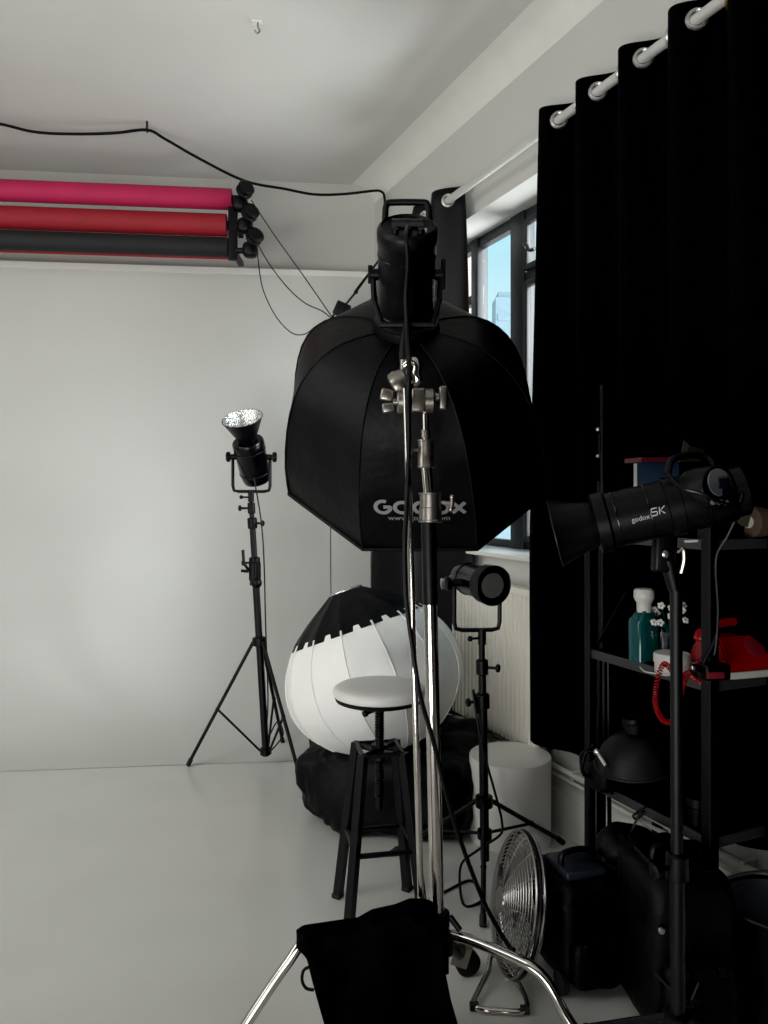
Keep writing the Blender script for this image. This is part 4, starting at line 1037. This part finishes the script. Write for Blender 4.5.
b = strokes_mb(sk, .0030, lambda x, y: on_body(x*.60-.021, y*.75-.004)); q = b.build('model_print', M['logow'], t, smooth=False); lab(q, 'pale model lettering')
# tilt bracket
bp = P(664, 566, ND)
b = MB(); b.box(P(664, 552, ND), (.05, .034, .09), Matrix.Rotation(.05, 3, 'Y'), .008); b.cyl(P(668, 560, ND), P(675, 590, ND), .02, .014, n=16); b.build('tilt_bracket', M['black'], t)
b = MB(); b.lathe(P(665, 554, ND-.017), (0, -1, 0), [(0, .008), (.006, .008), (.008, .004)], 14); b.build('bolt', M['steel'], t)
b = MB(); b.tube(smooth_path([P(678, 552, ND-.01), P(683, 549, ND-.02), P(684, 560, ND-.02), P(681, 573, ND-.015)], 6), .0055, 8); b.build('tilt_lever', M['nickel'], t)
MB().box(P(691, 541, ND), (.028, .01, .006), Matrix.Rotation(-.05, 3, 'Y'), .001).build('locking_pin', M['jar'], t)
b = MB(); b.tube(smooth_path([P(668, 474, ND-.05), P(672, 460, ND-.02), P(690, 455, ND), P(708, 458, ND), P(714, 468, ND-.02)], 6), .008, 8); b.build('handle', M['black'], t)
cabs = [P(666, 472, 1.63), P(680, 487, 1.60), P(700, 493, 1.58), P(722, 503, 1.58), P(738, 505, 1.60), P(742, 495, 1.62)]
b = MB(); b.tube(smooth_path(cabs, 6), .0045, 7); q = b.build('sync_lead', M['blackgloss'], t)
pc2 = [P(742, 505, 1.68), P(728, 535, 1.70), P(716, 560, 1.80), P(718, 610, 2.0), P(716, 645, 2.09), P(714, 655, 2.11)]
b = MB(); b.tube(smooth_path(pc2, 8), .0022, 6); q = b.build('thin_lead', M['grey'], loc=pc2[-1]); tag(q, 'thin grey lead dropping from the near flash to the power adapter', 'cable')

# ============================================================ CASES ON FLOOR
def case(label, c, size, ang, h, seed, lid_mat):
    t = thing('equipment_case', label, 'case', (c[0], c[1], 0))
    R = Matrix.Rotation(ang, 3, 'Z'); c = V((c[0], c[1], 0)); w, d = size
    b = MB(); b.blob(c+V((0, 0, h/2+.03)), (w/2, d/2, h/2), R, e=.32, amp=.012, freq=7, n=64, m=40, seed=seed); b.build('body', M['fabric'], t, angle=180)
    b = MB(); b.blob(c+R @ V((0, -d/2, h*.36)), (w*.40, .035, h*.24), R, e=.4, amp=.008, freq=9, n=40, m=24, seed=seed+1); b.build('front_pocket', M['fabric'], t, angle=180)
    b = MB(); b.box(c+R @ V((0, -.01, h+.035)), (w*.7, d*.6, .025), R, .008); b.build('top_plate', lid_mat, t)
    hp_ = [c+R @ V((x__, -.02, h+z__)) for x__, z__ in ((-w*.28, .04), (-w*.26, .075), (-w*.1, .085), (w*.1, .085), (w*.26, .075), (w*.28, .04))]
    b = MB(); b.tube(smooth_path(hp_, 5), .009, 8); b.build('handle', M['black'], t)
    for s in (-1, 1):
        b = MB(); wc = c+R @ V((s*w*.42, -d*.32, .035)); ax_ = R @ V((1, 0, 0)); b.lathe(wc-ax_*.014, ax_, [(0, .025), (.004, .034), (.024, .034), (.028, .025)], 20); b.build('wheel', M['rubber'], t)
        b = MB(); b.box(c+R @ V((s*w*.2, -d/2-.03, h*.55)), (.02, .01, .026), R, .003); b.build('buckle', M['blackgloss'], t)
    return t, R, c
lidm = mat('dark_blue_grey_plastic', (.014, .017, .024), .35, var=.2)
t, R, c = case('black wheeled equipment case with blue-grey top plate beside the fan', (.575, 2.33), (.19, .24), .25, .30, 1, lidm)
t, R, c = case('taller black equipment case with piled straps in front of the shelf rack', (.80, 2.13), (.25, .26), .12, .41, 5, M['black'])
b = MB()
for k in range(3): b.tube(smooth_path([c+R @ V((-.12+.02*k, -.14, .22-.02*k)), c+R @ V((-.07, -.19, .18-.015*k)), c+R @ V((-.02, -.175, .17+.02*k))], 5), .004, 6)
b.tube(smooth_path([c+R @ V((-.14, -.15, .04)), c+R @ V((-.12, -.17, .12)), c+R @ V((-.04, -.18, .16))], 6), .005, 6); b.build('strap', M['blackmetal'], t)
MB().lathe(c+R @ V((-.105, -.142, .33)), R @ V((-.2, -1, .1)), [(0, .009), (.004, .008), (.005, .001)], 14).build('stud', M['steel'], t)
b = MB(); b.blob((.75, 2.36, .345), (.09, .06, .075), None, e=.8, amp=.03, freq=9, n=48, m=28, seed=8); b.blob((.835, 2.36, .32), (.09, .06, .07), None, e=.8, amp=.03, freq=9, n=48, m=28, seed=4); b.blob((.79, 2.36, .19), (.16, .06, .19), None, e=.5, amp=.02, freq=9, n=48, m=28, seed=2)
q = b.build('soft_bag', M['fabric'], loc=(.75, 2.42, 0), angle=180); tag(q, 'slumped black soft bag behind the two equipment cases', 'bag')

# tub on floor at the right
c = V((1.085, 2.11, 0))
t = thing('round_tub', 'wide black round tub open at the top on the floor at right', 'tub', c)
b = MB(); b.lathe(c, (0, 0, 1), [(.0, .12), (.01, .13), (.32, .146), (.33, .150)], 44, caps=False); b.lathe(c, (0, 0, 1), [(0, .12), (0, .001)], 44, caps=False); b.build('outer_wall', M['black'], t)
b = MB(); b.lathe(c, (0, 0, 1), [(.33, .148), (.32, .141), (.02, .12), (.02, .001)], 44, caps=False); b.build('lining', M['grey'], t)
b = MB(); b.torus(c+V((0, 0, .33)), (0, 0, 1), .149, .006, 44, 8); b.build('rim', M['blackmetal'], t)
b = MB(); b.tube(smooth_path([c+V((-.12, .10, .342)), c+V((-.05, .12, .35)), c+V((.05, .13, .352)), c+V((.14, .06, .342))], 6), .005, 7); q = b.build('chrome_wire', M['steel'], loc=c+V((0, 0, .34))); tag(q, 'thin metal wire lying across the open round tub', 'wire')

# ============================================================ LIGHT
def look(o, d): o.rotation_euler = V(d).to_track_quat('-Z', 'Y').to_euler()
def area(name, loc, target, size, sizey, power, col):
    l = bpy.data.lights.new(name, 'AREA'); l.shape = 'RECTANGLE'; l.size = size; l.size_y = sizey; l.energy = power; l.color = col
    o = bpy.data.objects.new(name, l); C.objects.link(o); o.location = loc; look(o, V(target)-V(loc)); return o
o = area('room_daylight', (-4.3, 1.4, 2.3), (-1.0, 5.0, .6), 3.0, 2.2, 46, (1, .995, .96)); o.data.spread = math.radians(125)
o = area('overhead_fill', (-2.6, .6, 3.4), (-1.2, 4.6, .6), 2.2, 1.2, 20, (1, .99, .95)); o.data.spread = math.radians(120)  # added fill from above, no fixture there
o = area('ceiling_fill', (-1.3, -1.0, .3), (-.3, 2.0, 3.5), 2.2, 1.4, 82, (1, .985, .955)); o.data.spread = math.radians(130)  # added fill behind the camera, brightens the ceiling
sun = bpy.data.lights.new('sky_light', 'SUN'); sun.energy = 6; sun.angle = math.radians(26); sun.color = (.97, .99, 1)
o = bpy.data.objects.new('sky_light', sun); C.objects.link(o); look(o, (-.83, .40, -.30))
gl_ = bpy.data.lights.new('street_bounce', 'SUN'); gl_.energy = 10; gl_.angle = math.radians(60)
o = bpy.data.objects.new('street_bounce', gl_); C.objects.link(o); look(o, (-.8, .0, .5))

w = bpy.data.worlds.new('sky'); S.world = w; w.use_nodes = True; nt = w.node_tree
bg = nt.nodes['Background']; tc = nt.nodes.new('ShaderNodeTexCoord'); sp = nt.nodes.new('ShaderNodeSeparateXYZ'); rp = nt.nodes.new('ShaderNodeValToRGB')
nt.links.new(tc.outputs['Generated'], sp.inputs['Vector']); nt.links.new(sp.outputs['Z'], rp.inputs['Fac']); nt.links.new(rp.outputs['Color'], bg.inputs['Color'])
rp.color_ramp.elements[0].position = .0; rp.color_ramp.elements[0].color = (.95, .97, .98, 1)
rp.color_ramp.elements[1].position = .32; rp.color_ramp.elements[1].color = (.40, .70, .80, 1)
e_ = rp.color_ramp.elements.new(.12); e_.color = (.72, .87, .92, 1)
bg.inputs['Strength'].default_value = 1.25

# ============================================================ CAMERA
cam = bpy.data.cameras.new('camera'); co = bpy.data.objects.new('camera', cam); C.objects.link(co)
co.location = (0, 0, CH); co.rotation_euler = (PI/2, 0, 0)
cam.sensor_fit = 'VERTICAL'; cam.sensor_height = 36; cam.sensor_width = 27; cam.lens = F*36/1024
cam.shift_y = -17/1024; cam.clip_start = .05; cam.clip_end = 200
S.camera = co
S.view_settings.view_transform = 'Standard'
S.view_settings.look = 'None'
S.view_settings.exposure = 0
S.view_settings.use_curve_mapping = True                 # the phone's deep blacks
S.view_settings.curve_mapping.black_level = (.0022, .0022, .0018)
S.view_settings.curve_mapping.update()
